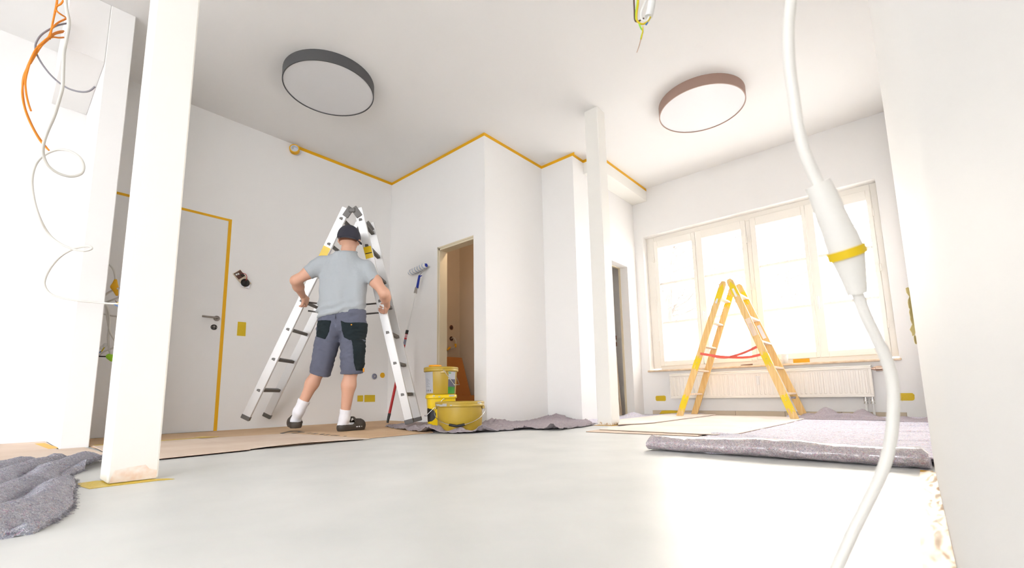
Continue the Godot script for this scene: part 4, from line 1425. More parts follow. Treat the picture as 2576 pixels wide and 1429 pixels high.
# ---------------------------------------------------------------- tape, sockets, fittings
func build_tapes():
	var h := 0.036
	var segs := [["along the left wall's ceiling edge, ending at the hanging roll", Vector3(2.05, 0, ZL), Vector3(XB, 0, ZL)], ["along the ceiling edge above the store room doorway", Vector3(XB, 0, ZL), Vector3(XB, 0, ZC)], ["along the ceiling edge of the boxed corner wall", Vector3(XB, 0, ZC), Vector3(XS, 0, ZC)],
		["across the short wall return with a loose overshooting end", Vector3(XS, 0, ZC), Vector3(XS, 0, ZR + 0.03)], ["on the short recess wall left of the ceiling beam", Vector3(XS, 0, ZR), Vector3(4.62, 0, ZR)], ["on the narrow end of the ceiling beam", Vector3(4.62, 0, ZR), Vector3(4.62, 0, -2.60)], ["along the beam that runs to the window wall", Vector3(4.62, 0, -2.60), Vector3(XW, 0, -2.60)]]
	for q in segs:
		var a: Vector3 = q[1]
		var b: Vector3 = q[2]
		var d := (b - a).normalized()
		var nrm := Vector3(-absf(d.z), 0, absf(d.x))
		var s := Sh.new()
		var y := Vector3(0, CEIL - h / 2 - 0.0005, 0)
		s.bar(a + y + nrm * 0.0011, b + y + nrm * 0.0011, h, 0.0018, Vector3.UP)
		single("masking_tape", s, M.tape, "orange masking tape " + q[0], "tape")
	var s := Sh.new()
	s.slab(Vector3(2.035, CEIL - 0.06, ZL + 0.0005), Vector3(2.075, CEIL - 0.001, ZL + 0.003))
	single("masking_tape", s, M.yellow_tape, "short yellow tape tail joining ceiling tape and hanging roll", "tape")
	# the roll of tape hanging at the end
	var t: Node3D
	var c := on_z(741, 376, ZL + 0.03)
	t = thing("tape_roll", "roll of orange masking tape hanging below the ceiling line", "tape", c)
	var bs := Basis(Vector3.UP, deg_to_rad(-28)) * Basis(Vector3.RIGHT, PI / 2 - 0.12)
	var tr := Transform3D(bs, c)
	s = Sh.new(false)
	s.lathe([Vector2(0.041, -0.022), Vector2(0.053, -0.022), Vector2(0.053, 0.022), Vector2(0.041, 0.022), Vector2(0.041, -0.022)], tr, 40, 2.0, false)
	part("tape", s, M.tape, t)
	s = Sh.new(false)
	s.lathe([Vector2(0.038, -0.0225), Vector2(0.0409, -0.0225), Vector2(0.0409, 0.0225), Vector2(0.038, 0.0225), Vector2(0.038, -0.0225)], tr, 40, 2.0, false)
	tag(part("core", s, M.label_white, t), "white printed cardboard core")
	s = Sh.new(false)
	s.lathe([Vector2(0.0005, -0.021), Vector2(0.0379, -0.021), Vector2(0.0379, -0.0195), Vector2(0.0005, -0.0195)], tr, 40, 2.0, false)
	part("backing", s, M.label_white, t)
	# round the flush door
	s = Sh.new()
	s.slab(Vector3(0.50, 2.084, ZL - 0.0005), Vector3(1.476, 2.107, ZL + 0.002))
	single("masking_tape", s, M.tape, "orange tape along the top gap of the flush door", "tape")
	s = Sh.new()
	s.slab(Vector3(1.449, 0.002, ZL - 0.0005), Vector3(1.478, 2.108, ZL + 0.0025))
	single("masking_tape", s, M.tape, "long upright orange tape down the right edge of the flush door", "tape")
	# floor tapes
	s = Sh.new()
	s.prism(PackedVector2Array([Vector2(0.235, 2.345), Vector2(0.30, 2.36), Vector2(0.485, 2.19), Vector2(0.50, 2.15), Vector2(0.455, 2.165), Vector2(0.30, 2.17), Vector2(0.262, 2.165)]), Transform3D(Basis(Vector3.RIGHT, -PI / 2), Vector3(0, 0.0004, 0)), 0.0012)
	single("masking_tape", s, M.yellow_tape, "yellow tape on the floor round the front column's foot", "tape")
	s = Sh.new()
	s.slab(Vector3(3.765, 0.0004, -2.30), Vector3(3.965, 0.0016, -2.105))
	single("masking_tape", s, M.tape, "yellow tape on the floor round the slender column's foot", "tape")
	s = Sh.new()
	s.box(Transform3D(Basis(Vector3.UP, 0.03), Vector3(0.86, 0.0128, -4.13)), Vector3(0.72, 0.001, 0.05))
	single("masking_tape", s, M.yellow_tape, "long yellow tape joining brown and pale cardboard by the flush door", "tape")
	s = Sh.new()
	s.box(Transform3D(Basis(Vector3.UP, -1.15), Vector3(1.12, 0.0195, -4.10)), Vector3(0.13, 0.001, 0.06))
	single("masking_tape", s, M.yellow_tape, "short yellow tape piece lying on the corner of the raised pale sheet", "tape")
	s = Sh.new()
	s.box(Transform3D(Basis(Vector3.UP, 0.02), Vector3(-0.25, 0.0066, -4.97)), Vector3(0.68, 0.001, 0.06))
	single("masking_tape", s, M.tape, "yellow tape at the foot of the wall, far left edge", "tape")
	s = Sh.new()
	s.box(Transform3D(Basis(Vector3.UP, PI / 2 + 0.05), Vector3(0.30, 0.0066, -4.5)), Vector3(0.62, 0.001, 0.05))
	single("masking_tape", s, M.tape, "yellow tape along the base of the projecting wall stub", "tape")
	# masking paper along the near wall
	var n := FastNoiseLite.new()
	n.seed = 8; n.frequency = 1.0
	s = Sh.new()
	s.sheet(func(u: float, v: float) -> Vector3:
		var x := lerpf(0.75, 2.17, u)
		return Vector3(x, 0.004 + 0.004 * v + 0.008 * pow(1.0 - absf(n.get_noise_2d(x * 5, v * 1.2)), 3.0) * (0.2 + 0.8 * v), lerpf(-0.024 + 0.002 * sin(x * 9), 0.0175, v)), 160, 10, 0.0015)
	single("masking_paper", s, M.paper, "crumpled tan masking paper strip on floor along the near right wall", "paper")
	s = Sh.new()
	s.slab(Vector3(2.10, 0.001, -0.022), Vector3(2.24, 0.0025, 0.012))
	single("masking_tape", s, M.tape, "yellow tape piece between the fleece roll and the near right wall", "tape")
	t = thing("masking_tape", "torn yellow tape remnants on the near wall's vertical edge", "tape", Vector3(2.27, 0.65, 0.0145))
	var e := 2.27
	for q in [[0.655, 0.03, 0.014], [0.615, 0.05, 0.01], [0.565, 0.06, 0.02], [0.515, 0.05, 0.016], [0.475, 0.035, 0.022]]:
		s = Sh.new()
		var pv := PackedVector2Array()
		for k in 11: pv.append(Vector2(cos(TAU * k / 11) * 0.012 * rng.randf_range(0.5, 1.3), sin(TAU * k / 11) * q[1] * 0.55 * rng.randf_range(0.7, 1.25)))
		s.prism(pv, Transform3D(Basis(Vector3.UP, rng.randf_range(-0.9, -0.2)) * Basis(Vector3.BACK, rng.randf_range(-0.25, 0.25)), Vector3(e - 0.006, q[0], 0.0145)), 0.0012)
		part("scrap", s, M.pale_tape, t)
	# patches over wall boxes
	var pat := [[598, 809, 617, 846, "upright yellow tape patch on wall right of the flush door", 0], [899, 995, 913, 1010, "small square yellow tape patch low on the wall behind the man", 0], [917, 994, 943, 1011, "wide yellow tape patch low on the wall behind the man", 0]]
	for q in pat:
		var a := on_z(q[0], q[1], ZL)
		var b := on_z(q[2], q[3], ZL)
		tape_patch(Vector3((a.x + b.x) / 2, (a.y + b.y) / 2, ZL), Vector3.RIGHT, absf(b.x - a.x), absf(a.y - b.y), q[4], 0.004)
	var cdot := on_z(962, 944, ZL)
	tape_patch(cdot, Vector3.RIGHT, 0.068, 0.068, "round orange tape dot beside the grey wall outlet", 0.034)
	for q in [[-2.575, 0.215, 0.14, 0.07, "yellow tape patch low on the window wall left of the radiator"], [-0.10, 0.21, 0.15, 0.072, "yellow tape patch low on the window wall right of the radiator"]]:
		tape_patch(Vector3(XW, q[1], q[0]), Vector3.BACK, q[2], q[3], q[4], 0.02)
	s = Sh.new()
	s.prism(PackedVector2Array([Vector2(-0.16, 0.01), Vector2(0.0, 0.02), Vector2(0.1, 0.005), Vector2(0.17, 0.03), Vector2(0.1, 0.05), Vector2(0.02, 0.06), Vector2(-0.12, 0.055)]), Transform3D(Basis(Vector3.BACK, Vector3.UP, Vector3.LEFT), Vector3(XW - 0.0012, 0, -2.45)), 0.001)
	single("paint_smear", s, M.yellow_tape, "olive yellow smear on the wall base in the far corner", "paint")
	# grey round outlet
	var p := on_z(941, 947, ZL)
	t = thing("wall_outlet", "round grey wall outlet low beside the orange tape dot", "outlet", p)
	tr = Transform3D(Basis(Vector3.RIGHT, PI / 2), p)
	s = Sh.new()
	s.lathe([Vector2(0.043, 0.0), Vector2(0.042, 0.006), Vector2(0.034, 0.007), Vector2(0.034, 0.0)], tr, 36)
	part("rim", s, M.white_plastic, t)
	s = Sh.new()
	s.lathe([Vector2(0.034, 0.001), Vector2(0.033, 0.012), Vector2(0.02, 0.014), Vector2(0, 0.014)], tr, 36)
	part("cap", s, M.label_grey, t)
	s = Sh.new()
	s.box(Transform3D(Basis(Vector3.BACK, -0.3), p + Vector3(0, 0, 0.016)), Vector3(0.02, 0.026, 0.008), 0.003)
	part("knob", s, M.chrome, t)
	# opened door intercom
	p = on_z(608, 703, ZL)
	t = thing("intercom", "opened door intercom with bare circuit board and dark loudspeaker hanging crooked", "intercom", p)
	var rot := Basis(Vector3.BACK, deg_to_rad(-48))
	var o := Transform3D(rot, p + Vector3(0, 0.005, 0.012))
	s = Sh.new()
	s.box(o, Vector3(0.17, 0.082, 0.022), 0.003)
	part("housing", s, M.plaster, t)
	s = Sh.new()
	s.box(o * Transform3D(Basis(), Vector3(-0.045, 0, 0.012)), Vector3(0.07, 0.074, 0.004), 0.001)
	var pcb := tag(part("circuit_board", s, M.brown_wire, t), "dark circuit board")
	for k in 2:
		s = Sh.new()
		s.box(o * Transform3D(Basis(), Vector3(-0.062 + 0.004 * k, -0.018 + 0.0 * k - 0.0 + 0.02 * k - 0.008, 0.019)), Vector3(0.018, 0.015, 0.012), 0.003)
		part("terminal", s, M.white_plastic, pcb)
	for k in 4:
		s = Sh.new()
		s.tube([o * Vector3(-0.035 + 0.016 * (k % 2), 0.01 + 0.018 * (k / 2), 0.012), o * Vector3(-0.035 + 0.016 * (k % 2), 0.01 + 0.018 * (k / 2), 0.026)], 0.006, -1, 10)
		part("component", s, M.black, pcb)
	s = Sh.new()
	s.tube(curve([o * Vector3(-0.045, 0.03, 0.018), o * Vector3(-0.02, 0.042, 0.035), o * Vector3(0.01, 0.035, 0.032), o * Vector3(0.03, 0.012, 0.02)], 6), 0.003, -1, 8)
	tag(part("wire", s, M.red, t), "red wire to the speaker")
	var sp := on_z(618, 712, ZL + 0.03)
	var o2 := Transform3D(Basis(Vector3.BACK, -0.15), sp + Vector3(0.004, -0.002, -0.016))
	s = Sh.new()
	s.box(o2, Vector3(0.088, 0.088, 0.012), 0.004)
	part("speaker_plate", s, M.label_white, t)
	tr = Transform3D(Basis(Vector3.RIGHT, PI / 2), sp + Vector3(-0.003, 0.003, -0.008))
	s = Sh.new()
	s.lathe([Vector2(0.041, 0), Vector2(0.041, 0.006), Vector2(0.036, 0.008), Vector2(0.033, 0.005), Vector2(0.014, 0.001), Vector2(0.011, 0.005), Vector2(0, 0.007)], tr, 36)
	tag(part("speaker", s, M.black, t), "round dark speaker cone")
func tape_patch(c: Vector3, along_: Vector3, w: float, h: float, label: String, rad: float):
	var nrm := Vector3(0, 0, 1) if along_ == Vector3.RIGHT else Vector3(-1, 0, 0)
	var side := along_ if along_ == Vector3.RIGHT else Vector3.BACK
	var poly := PackedVector2Array()
	rad = minf(rad, minf(w, h) / 2)
	for k in [[1, 1, 0], [-1, 1, 90], [-1, -1, 180], [1, -1, 270]]:
		for a in [0, 22, 45, 67, 90]:
			var an := deg_to_rad(k[2] + a)
			poly.append(Vector2(k[0] * (w / 2 - rad) + cos(an) * rad, k[1] * (h / 2 - rad) + sin(an) * rad) + Vector2(rng.randf_range(-0.0015, 0.0015), rng.randf_range(-0.0015, 0.0015)))
	var s := Sh.new()
	s.prism(poly, Transform3D(Basis(side, Vector3.UP, side.cross(Vector3.UP)), c + nrm * (0.0005 if side.cross(Vector3.UP).dot(nrm) > 0 else 0.002)), 0.0015)
	var t := thing("tape_patch", label, "tape", c)
	part("tape", s, M.tape if rad > 0.03 else M.yellow_tape, t)
	if rad <= 0.03:
		for k in 4:
			s = Sh.new()
			var a := c + side * rng.randf_range(-0.35, 0.35) * w + Vector3(0, rng.randf_range(-0.4, 0.4) * h, 0) + nrm * 0.002
			s.tube([a, a + side * rng.randf_range(-0.25, 0.25) * w + Vector3(0, rng.randf_range(-0.3, 0.3) * h, 0)], 0.0018, 0.0006, 6)
			part("crease", s, M.yellow_tape, t)

# ---------------------------------------------------------------- the man
const PD := 4.01
func P(x: float, y: float, off := 0.0) -> Vector3: return at(x, y, PD + off)
func cut(p: Vector3, o: Vector3, nrm: Vector3) -> float: return (p - o).dot(nrm)
func capsule(p: Vector3, a: Vector3, b: Vector3) -> float:
	var ba := b - a
	var t := clampf((p - a).dot(ba) / ba.length_squared(), 0, 1)
	return (p - a - ba * t).length()
func hand(sh: Sh, wrist: Vector3, dir: Vector3, nrm: Vector3, curl: float, thumb_side: float):   # palm, four fingers closing towards nrm, thumb from the palm's side
	dir = dir.normalized()
	nrm = (nrm - dir * nrm.dot(dir)).normalized()
	var side := dir.cross(nrm) * thumb_side
	var bones := []
	var k := wrist + dir * 0.088
	bones.append([wrist, wrist + dir * 0.02, 0.026, 0.027, 1.0])
	for i in 4:
		var b := k + side * (1.5 - i) * 0.0195 - dir * 0.006 * absf(i - 1.2)
		bones.append([wrist + dir * 0.018 + side * (1.5 - i) * 0.010, b, 0.020, 0.0125, 1.0])
		var ln: float = [0.92, 1.0, 0.95, 0.78][i]
		var p := b
		var an := 0.0
		for j in 3:
			an += curl * [0.75, 1.15, 0.9][j]
			var q: Vector3 = p + (dir * cos(an) + nrm * sin(an)) * ([0.045, 0.028, 0.022][j] * ln)
			bones.append([p, q, 0.0098 - 0.0008 * j, 0.0092 - 0.0008 * j, 1.0])
			p = q
	var tb := wrist + dir * 0.028 + side * 0.022
	var t1 := tb + (dir * 0.55 + side * 0.75 + nrm * 0.35).normalized() * 0.042
	var t2 := t1 + (dir * 0.7 + side * 0.1 + nrm * 0.7).normalized() * 0.032
	var t3 := t2 + (dir * 0.45 - side * 0.25 + nrm * 0.85).normalized() * 0.025
	bones.append([tb, t1, 0.016, 0.0125, 1.0]); bones.append([t1, t2, 0.0118, 0.0105, 1.0]); bones.append([t2, t3, 0.0105, 0.0088, 1.0])
	nets(sh, bones, 0.008, 0.0034, null, Vector3.ZERO, 0.012)
func build_person():
	var base := P(866, 1087)
	var t := thing("person", "man seen from behind in grey shirt, work shorts and dark cap, carrying a ladder", "person", Vector3(base.x, 0, base.z))
	# joints
	var shL := P(812, 664)
	var shR := P(922, 678)
	var elL := P(744, 706, -0.07)
	var elR := P(967, 738, -0.06)
	var wrL := P(762, 746, 0.13)
	var wrR := P(974, 768, 0.13)
	var hipL := P(838, 815)
	var hipR := P(886, 815)
	var knL := P(804, 930, 0.02)
	var knR := P(884, 930, 0.0)
	var anL := P(751, 1036, -0.03)
	var anR := P(867, 1052, 0.0)
	var body := [
		[P(842, 688), P(843, 790), 0.078, 0.074, 1.2], [P(893, 694), P(883, 790), 0.078, 0.074, 1.2], [P(868, 675), P(864, 800), 0.075, 0.08, 1.25],
		[P(868, 655), shL, 0.06, 0.058, 1.0], [P(874, 657), shR, 0.06, 0.056, 1.0], [P(838, 800), P(838, 820), 0.085, 0.09, 1.2], [P(887, 800), P(887, 820), 0.085, 0.09, 1.2],
		[P(873, 655, 0.0), P(877, 618, 0.01), 0.066, 0.057, 1.0],
		[shL, shL.lerp(elL, 0.5), 0.055, 0.050, 1.0], [shL.lerp(elL, 0.5), elL, 0.050, 0.040, 1.0], [elL, elL.lerp(wrL, 0.35), 0.041, 0.042, 1.0], [elL.lerp(wrL, 0.35), wrL, 0.042, 0.026, 1.0],
		[shR, shR.lerp(elR, 0.5), 0.055, 0.050, 1.0], [shR.lerp(elR, 0.5), elR, 0.050, 0.041, 1.0], [elR, elR.lerp(wrR, 0.35), 0.042, 0.042, 1.0], [elR.lerp(wrR, 0.35), wrR, 0.042, 0.027, 1.0],
		[hipL, knL, 0.090, 0.053, 1.0], [knL, knL.lerp(anL, 0.32) - F * 0.012, 0.050, 0.053, 1.0], [knL.lerp(anL, 0.32) - F * 0.012, anL, 0.053, 0.033, 1.0],
		[hipR, knR, 0.090, 0.056, 1.0], [knR, knR.lerp(anR, 0.32) - F * 0.012, 0.053, 0.057, 1.0], [knR.lerp(anR, 0.32) - F * 0.012, anR, 0.057, 0.035, 1.0],
		[anL, P(744, 1058, 0.02), 0.034, 0.030, 1.0], [P(744, 1058, 0.0), P(738, 1064, 0.15), 0.030, 0.026, 1.0],
		[anR, P(862, 1072, 0.0), 0.036, 0.030, 1.0], [P(862, 1072, 0.0), P(905, 1072, 0.10), 0.030, 0.026, 1.0]]
	var s := Sh.new()
	nets(s, body, 0.035, 0.0105)
	# the head: skull, face, ears
	var hd := P(878, 603, 0.015)
	var U := Vector3.UP
	nets(s, [[hd + U * 0.010 - F * 0.018, hd + U * 0.014 + F * 0.022, 0.079, 0.079, 1.0], [hd - U * 0.045 + F * 0.035, hd - U * 0.075 + F * 0.065, 0.058, 0.036, 1.0], [hd - U * 0.11, hd - U * 0.03, 0.055, 0.06, 1.0],
		[hd - U * 0.01 + F * 0.1, hd - U * 0.035 + F * 0.118, 0.010, 0.015, 1.0], [hd - U * 0.062 + F * 0.09 - R * 0.018, hd - U * 0.062 + F * 0.09 + R * 0.018, 0.010, 0.010, 1.0], [hd + U * 0.012 + F * 0.088 - R * 0.035, hd + U * 0.012 + F * 0.088 + R * 0.035, 0.014, 0.014, 1.0],
		[hd - U * 0.002 - R * 0.083 + F * 0.005, hd - U * 0.034 - R * 0.079 + F * 0.012, 0.012, 0.008, 1.0], [hd - U * 0.002 - R * 0.083 + F * 0.005, hd - U * 0.016 - R * 0.086 - F * 0.008, 0.010, 0.009, 1.0],
		[hd - U * 0.010 + R * 0.083 + F * 0.005, hd - U * 0.042 + R * 0.079 + F * 0.012, 0.012, 0.008, 1.0], [hd - U * 0.010 + R * 0.083 + F * 0.005, hd - U * 0.024 + R * 0.086 - F * 0.008, 0.010, 0.009, 1.0]], 0.02, 0.0048, null, Vector3.ZERO, 0.02)
	hand(s, wrL, P(783, 770, 0.27) - wrL, -R * 0.8 + F * 0.2, 0.75, -1.0)
	hand(s, wrR, P(972, 786, 0.25) - wrR, -R * 0.9 + F * 0.3, 0.8, 1.0)
	part("body", s, M.skin, t)
	s = Sh.new()   # cropped hair under the cap
	nets(s, [[hd + U * 0.010 - F * 0.019, hd + U * 0.014 + F * 0.01, 0.0805, 0.079, 1.0], [hd - U * 0.04 - F * 0.02, hd - U * 0.01 - F * 0.01, 0.055, 0.07, 1.0]], 0.03, 0.006, func(p: Vector3, d: float) -> float:
		return maxf(maxf(d, cut(p, hd + U * 0.02, U)), maxf(cut(p, hd - U * 0.030, -U), cut(p, hd + F * 0.02, F))), Vector3.ZERO, 0.02)
	part("hair", s, M.hair, t)
	# the cap, worn backwards: crown, band, brim towards the nape
	var tilt := (U + R * 0.12 - F * 0.16).normalized()
	s = Sh.new()
	var cc := hd + U * 0.018
	nets(s, [[cc - F * 0.015, cc + F * 0.02, 0.092, 0.090, 1.0], [cc + U * 0.02, cc + U * 0.028, 0.086, 0.084, 1.0]], 0.03, 0.006, func(p: Vector3, d: float) -> float:
		return maxf(maxf(d, -(d + 0.012)), cut(p, cc + U * -0.016, -tilt)), Vector3.ZERO, 0.02)
	nets(s, [[cc + U * 0.11, cc + U * 0.113, 0.009, 0.008, 1.0]], 0.01, 0.004)
	var cap := part("cap", s, M.cap, t)
	s = Sh.new()
	s.sm(true)
	var rows := []
	for i in 9:
		var row := []
		for k in 25:
			var a := lerpf(-1.15, 1.15, k / 24.0)
			var out := float(i) / 8 * 0.052 * pow(cos(a * 1.2), 0.6)
			var rr := 0.088 + out
			var bend := -0.035 * (1 - cos(a)) - out * 0.55
			var a2 := a - 0.55
			var q := cc - R * sin(a2) * rr - F * cos(a2) * (rr + 0.008) + U * (-0.014 + bend + 0.014 * sin(a2))
			row.append(q)
		rows.append(row)
	for i in 8:
		for k in 24:
			s.grp(0)
			s.quad(rows[i][k], rows[i][k + 1], rows[i + 1][k + 1], rows[i + 1][k])
			s.grp(1)
			var dn := Vector3(0, -0.004, 0)
			s.quad(rows[i][k] + dn, rows[i + 1][k] + dn, rows[i + 1][k + 1] + dn, rows[i][k + 1] + dn)
	for k in 24:
		var dn := Vector3(0, -0.004, 0)
		s.grp(2)
		s.quad(rows[8][k], rows[8][k + 1], rows[8][k + 1] + dn, rows[8][k] + dn)
	part("brim", s, M.cap, cap)
	# shirt
	var slL := shL.lerp(elL, 0.56)
	var slR := shR.lerp(elR, 0.50)
	var dL := (elL - shL).normalized()
	var dR := (elR - shR).normalized()
	var nz := FastNoiseLite.new()
	nz.seed = 3; nz.frequency = 1.0; nz.fractal_octaves = 2
	var hem := P(858, 794)
	var hemN := (-U * 1.0 + R * 0.17).normalized()
	var neck0 := P(875, 660, -0.01)
	var neck1 := P(877, 600, 0.0)
	var wob := func(p: Vector3) -> float:   # creases: long folds hanging from the shoulders, a bunch above the hem
		var r := (p - base).dot(R)
		var y := p.y
		var low := smoothstep(1.17, 1.03, y)
		var f := 0.007 * sin(r * 40 + y * 9 + 2.5 * nz.get_noise_2d(r * 3, y * 3)) * (1 - low * 0.6)
		f += 0.011 * low * sin((y - r * 0.30 + 0.02 * nz.get_noise_2d(r * 5, y * 2)) * 95)
		return f + 0.006 * nz.get_noise_2d(r * 9, y * 5)
	s = Sh.new()
	nets(s, [[P(837, 676), P(829, 786), 0.098, 0.104, 1.25], [P(898, 684), P(889, 786), 0.098, 0.100, 1.25], [P(868, 664), P(860, 790), 0.105, 0.125, 1.25],
		[P(866, 650), shL, 0.066, 0.064, 1.0], [P(878, 652), shR, 0.066, 0.062, 1.0], [P(873, 660), P(872, 690), 0.085, 0.10, 1.1], [P(872, 655), P(876, 636), 0.088, 0.076, 1.0], [shL, slL + dL * 0.02, 0.066, 0.068, 1.0], [shR, slR + dR * 0.02, 0.064, 0.067, 1.0]], 0.045, 0.0075, func(p: Vector3, d: float) -> float:
		if absf(d) < 0.04: d += wob.call(p)
		var h := cut(p, hem, hemN)
		var a := cut(p, slL, dL)
		var b := cut(p, slR, dR)
		var rr := (p - base).dot(R)
		if rr > -0.245: a = -1.0
		if rr < 0.215: b = -1.0
		if h > -0.035 or a > -0.05 or b > -0.05: d = maxf(d, -(d + 0.02))
		d = maxf(d, maxf(h, maxf(a, b)))
		return maxf(d, cut(p, P(875, 633), (U - F * 0.25 + R * 0.05).normalized())))
	var shirt := part("t_shirt", s, M.shirt, t)
	s = Sh.new()
	var ringp := []
	for k in 33:
		var a := TAU * k / 32
		ringp.append(P(875, 634) + R * cos(a) * 0.075 + F * sin(a) * 0.072 + U * (0.018 * sin(a) - 0.004 * cos(a)))
	s.tube(ringp, 0.0085, -1, 8, false)
	part("collar", s, M.shirt, shirt)
	# shorts
	var hmL := P(805, 941, 0.02)
	var hmR := P(885, 940, 0.0)
	var hnL := (knL - hipL).normalized()
	var hnR := (knR - hipR + R * 0.01 - U * 0.02).normalized()
	var top := P(858, 786)
	var legL0 := P(833, 822)
	var legR0 := P(888, 822)
	var sb := [[P(835, 790), P(832, 828), 0.106, 0.112, 1.1], [P(890, 786), P(889, 828), 0.104, 0.112, 1.1], [P(862, 788), P(861, 815), 0.11, 0.11, 1.1], [legL0, hmL + hnL * 0.02, 0.112, 0.088, 1.0], [legR0, hmR + hnR * 0.02, 0.110, 0.094, 1.0]]
	var wob2 := func(p: Vector3) -> float:
		var r := (p - base).dot(R)
		return 0.006 * nz.get_noise_2d(r * 8, p.y * 14) + 0.006 * nz.get_noise_2d(r * 18 + 7, p.y * 26)
	var shape := func(p: Vector3, d: float) -> float:
		if absf(d) < 0.04: d += wob2.call(p)
		var h := maxf(cut(p, hmL, hnL) if (p - base).dot(R) < -0.055 else -1.0, cut(p, hmR, hnR) if (p - base).dot(R) >= -0.055 else -1.0)
		if h > -0.06: d = maxf(d, -(d + 0.019))
		return maxf(d, maxf(h, cut(p, top, (U + R * -0.1).normalized())))
	s = Sh.new()
	nets(s, sb, 0.02, 0.0078, shape)
	var sho := part("shorts", s, M.shorts, t)
	# black pockets: patches proud of the shorts, outlined in the plane facing the camera
	var pk := [[[[795, 805], [833, 806], [829, 834], [818, 854], [806, 850], [793, 846]], "black holster pocket"], [[[857, 806], [868, 811], [885, 812], [914, 808], [919, 842], [914, 851], [900, 852], [880, 856], [866, 849], [860, 832]], "black holster pocket with a brass stud"], [[[884, 850], [906, 852], [916, 880], [921, 900], [913, 931], [893, 932], [889, 912], [888, 880]], "black cargo pocket on the leg"]]
	for q in pk:
		var poly := PackedVector2Array()
		for p in q[0]:
			var w := P(p[0], p[1], -0.1) - base
			poly.append(Vector2(w.dot(R), w.y))
		var grown := []
		for b in sb: grown.append([b[0], b[1], b[2] + 0.007, b[3] + 0.007, b[4]])
		var inside := func(p: Vector3, d: float) -> float:
			if absf(d) < 0.04: d += wob2.call(p)
			var v := Vector2((p - base).dot(R), p.y - base.y)
			var best := 1.0
			for i in poly.size(): best = minf(best, v.distance_to(Geometry2D.get_closest_point_to_segment(v, poly[i], poly[(i + 1) % poly.size()])))
			if Geometry2D.is_point_in_polygon(v, poly): best = -best
			return maxf(maxf(d, best), maxf((p - base).dot(F) - 0.01, -(d + 0.02)))
		s = Sh.new()
		nets(s, grown, 0.02, 0.0065, inside)
		tag(part("pocket", s, M.pocket, sho), q[1])
	s = Sh.new()
	nets(s, [[P(884, 817, -0.122), P(884, 817, -0.12), 0.006, 0.006, 1.0]], 0.01, 0.003, null, Vector3.ZERO, 0.006)
	tag(part("stud", s, M.orange_lid, sho), "small brass stud")
	s = Sh.new()
	s.box(Transform3D(Basis(R, U, -F), P(913, 931, -0.02) + R * 0.006), Vector3(0.01, 0.035, 0.02), 0.003)
	tag(part("tag", s, M.orange_tag, sho), "orange fabric tag at the hem")
	for q in [[841, 797, -0.118], [878, 792, -0.12]]:
		s = Sh.new()
		s.box(Transform3D(Basis(R, U, -F), P(q[0], q[1], q[2])), Vector3(0.012, 0.035, 0.005), 0.002)
		part("belt_loop", s, M.shorts, sho)
	# socks
	var sk := [[anL, knL, P(744, 1058, 0.0), P(738, 1064, 0.14), P(758, 1002, 0.0)], [anR, knR, P(861, 1072, 0.0), P(900, 1072, 0.10), P(868, 1029, 0.0)]]
	for q in sk:
		var up_: Vector3 = (q[1] - q[0]).normalized()
		s = Sh.new()
		nets(s, [[q[0].lerp(q[1], 0.45), q[0], 0.054, 0.041, 1.0], [q[0], q[2], 0.042, 0.039, 1.0], [q[2], q[3], 0.037, 0.032, 1.0]], 0.03, 0.006, func(p: Vector3, d: float) -> float:
			if absf(d) < 0.03:
				var y: float = (p - q[0]).dot(up_)
				d += 0.0012 * sin((p - q[0]).dot(R) * 900.0) * smoothstep(-0.03, 0.0, y)
				d -= 0.003 * smoothstep(0.035, 0.03, absf((p - q[4]).dot(up_)))
			return maxf(d, cut(p, q[4], up_)))
		part("sock", s, M.sock, t)
	# clogs
	var cl := [[P(744, 1064, -0.045), P(739, 1066, 0.17), anL, 0.035], [P(862, 1080, -0.01), P(902, 1076, 0.115), anR, 0.0]]
	for q in cl:
		var heel: Vector3 = q[0]
		var toe: Vector3 = q[1]
		var d := (toe - heel)
		d.y = 0
		d = d.normalized()
		var sd := d.cross(U)
		var gy: float = q[3] + 0.0065
		heel.y = gy + 0.04
		toe.y = gy + 0.045
		var anc: Vector3 = q[2]
		s = Sh.new()
		nets(s, [[Vector3(heel.x, gy + 0.025, heel.z), Vector3(toe.x, gy + 0.025, toe.z), 0.046, 0.050, 1.0], [heel.lerp(toe, 0.62), toe, 0.046, 0.052, 1.0], [heel, heel + U * 0.004, 0.046, 0.044, 1.0], [toe - d * 0.02, toe + sd * 0.008, 0.054, 0.05, 1.0]], 0.025, 0.0062, func(p: Vector3, dd: float) -> float:
			var e := maxf(dd, gy - p.y)
			var x: float = (p - heel).dot(d)
			var opening := maxf(maxf(x - 0.125 - (p.y - gy) * 0.25, dd + 0.010), gy + 0.022 - p.y)   # hollow for the heel
			e = maxf(e, -opening)
			return maxf(e, p.y - (gy + 0.056 + maxf(0.0, x - 0.075) * 0.8)))
		var clog := part("clog", s, M.clog, t)
		s = Sh.new()
		var pts := []
		for k in 13:
			var a := lerpf(-0.1, PI + 0.1, k / 12.0)
			pts.append(heel + d * (0.105 + 0.0 * sin(a)) + sd * cos(a) * 0.054 + U * (sin(a) * 0.075 + 0.005) - d * sin(a) * 0.015)
		ribbon(s, pts, d, 0.022, 0.006)
		part("strap", s, M.clog, clog)
		s = Sh.new()
		var rv := heel + d * 0.105 + sd * 0.056 + U * 0.004
		s.tube([rv, rv + sd * 0.006], 0.012, 0.010, 14)
		part("rivet", s, M.clog, clog)
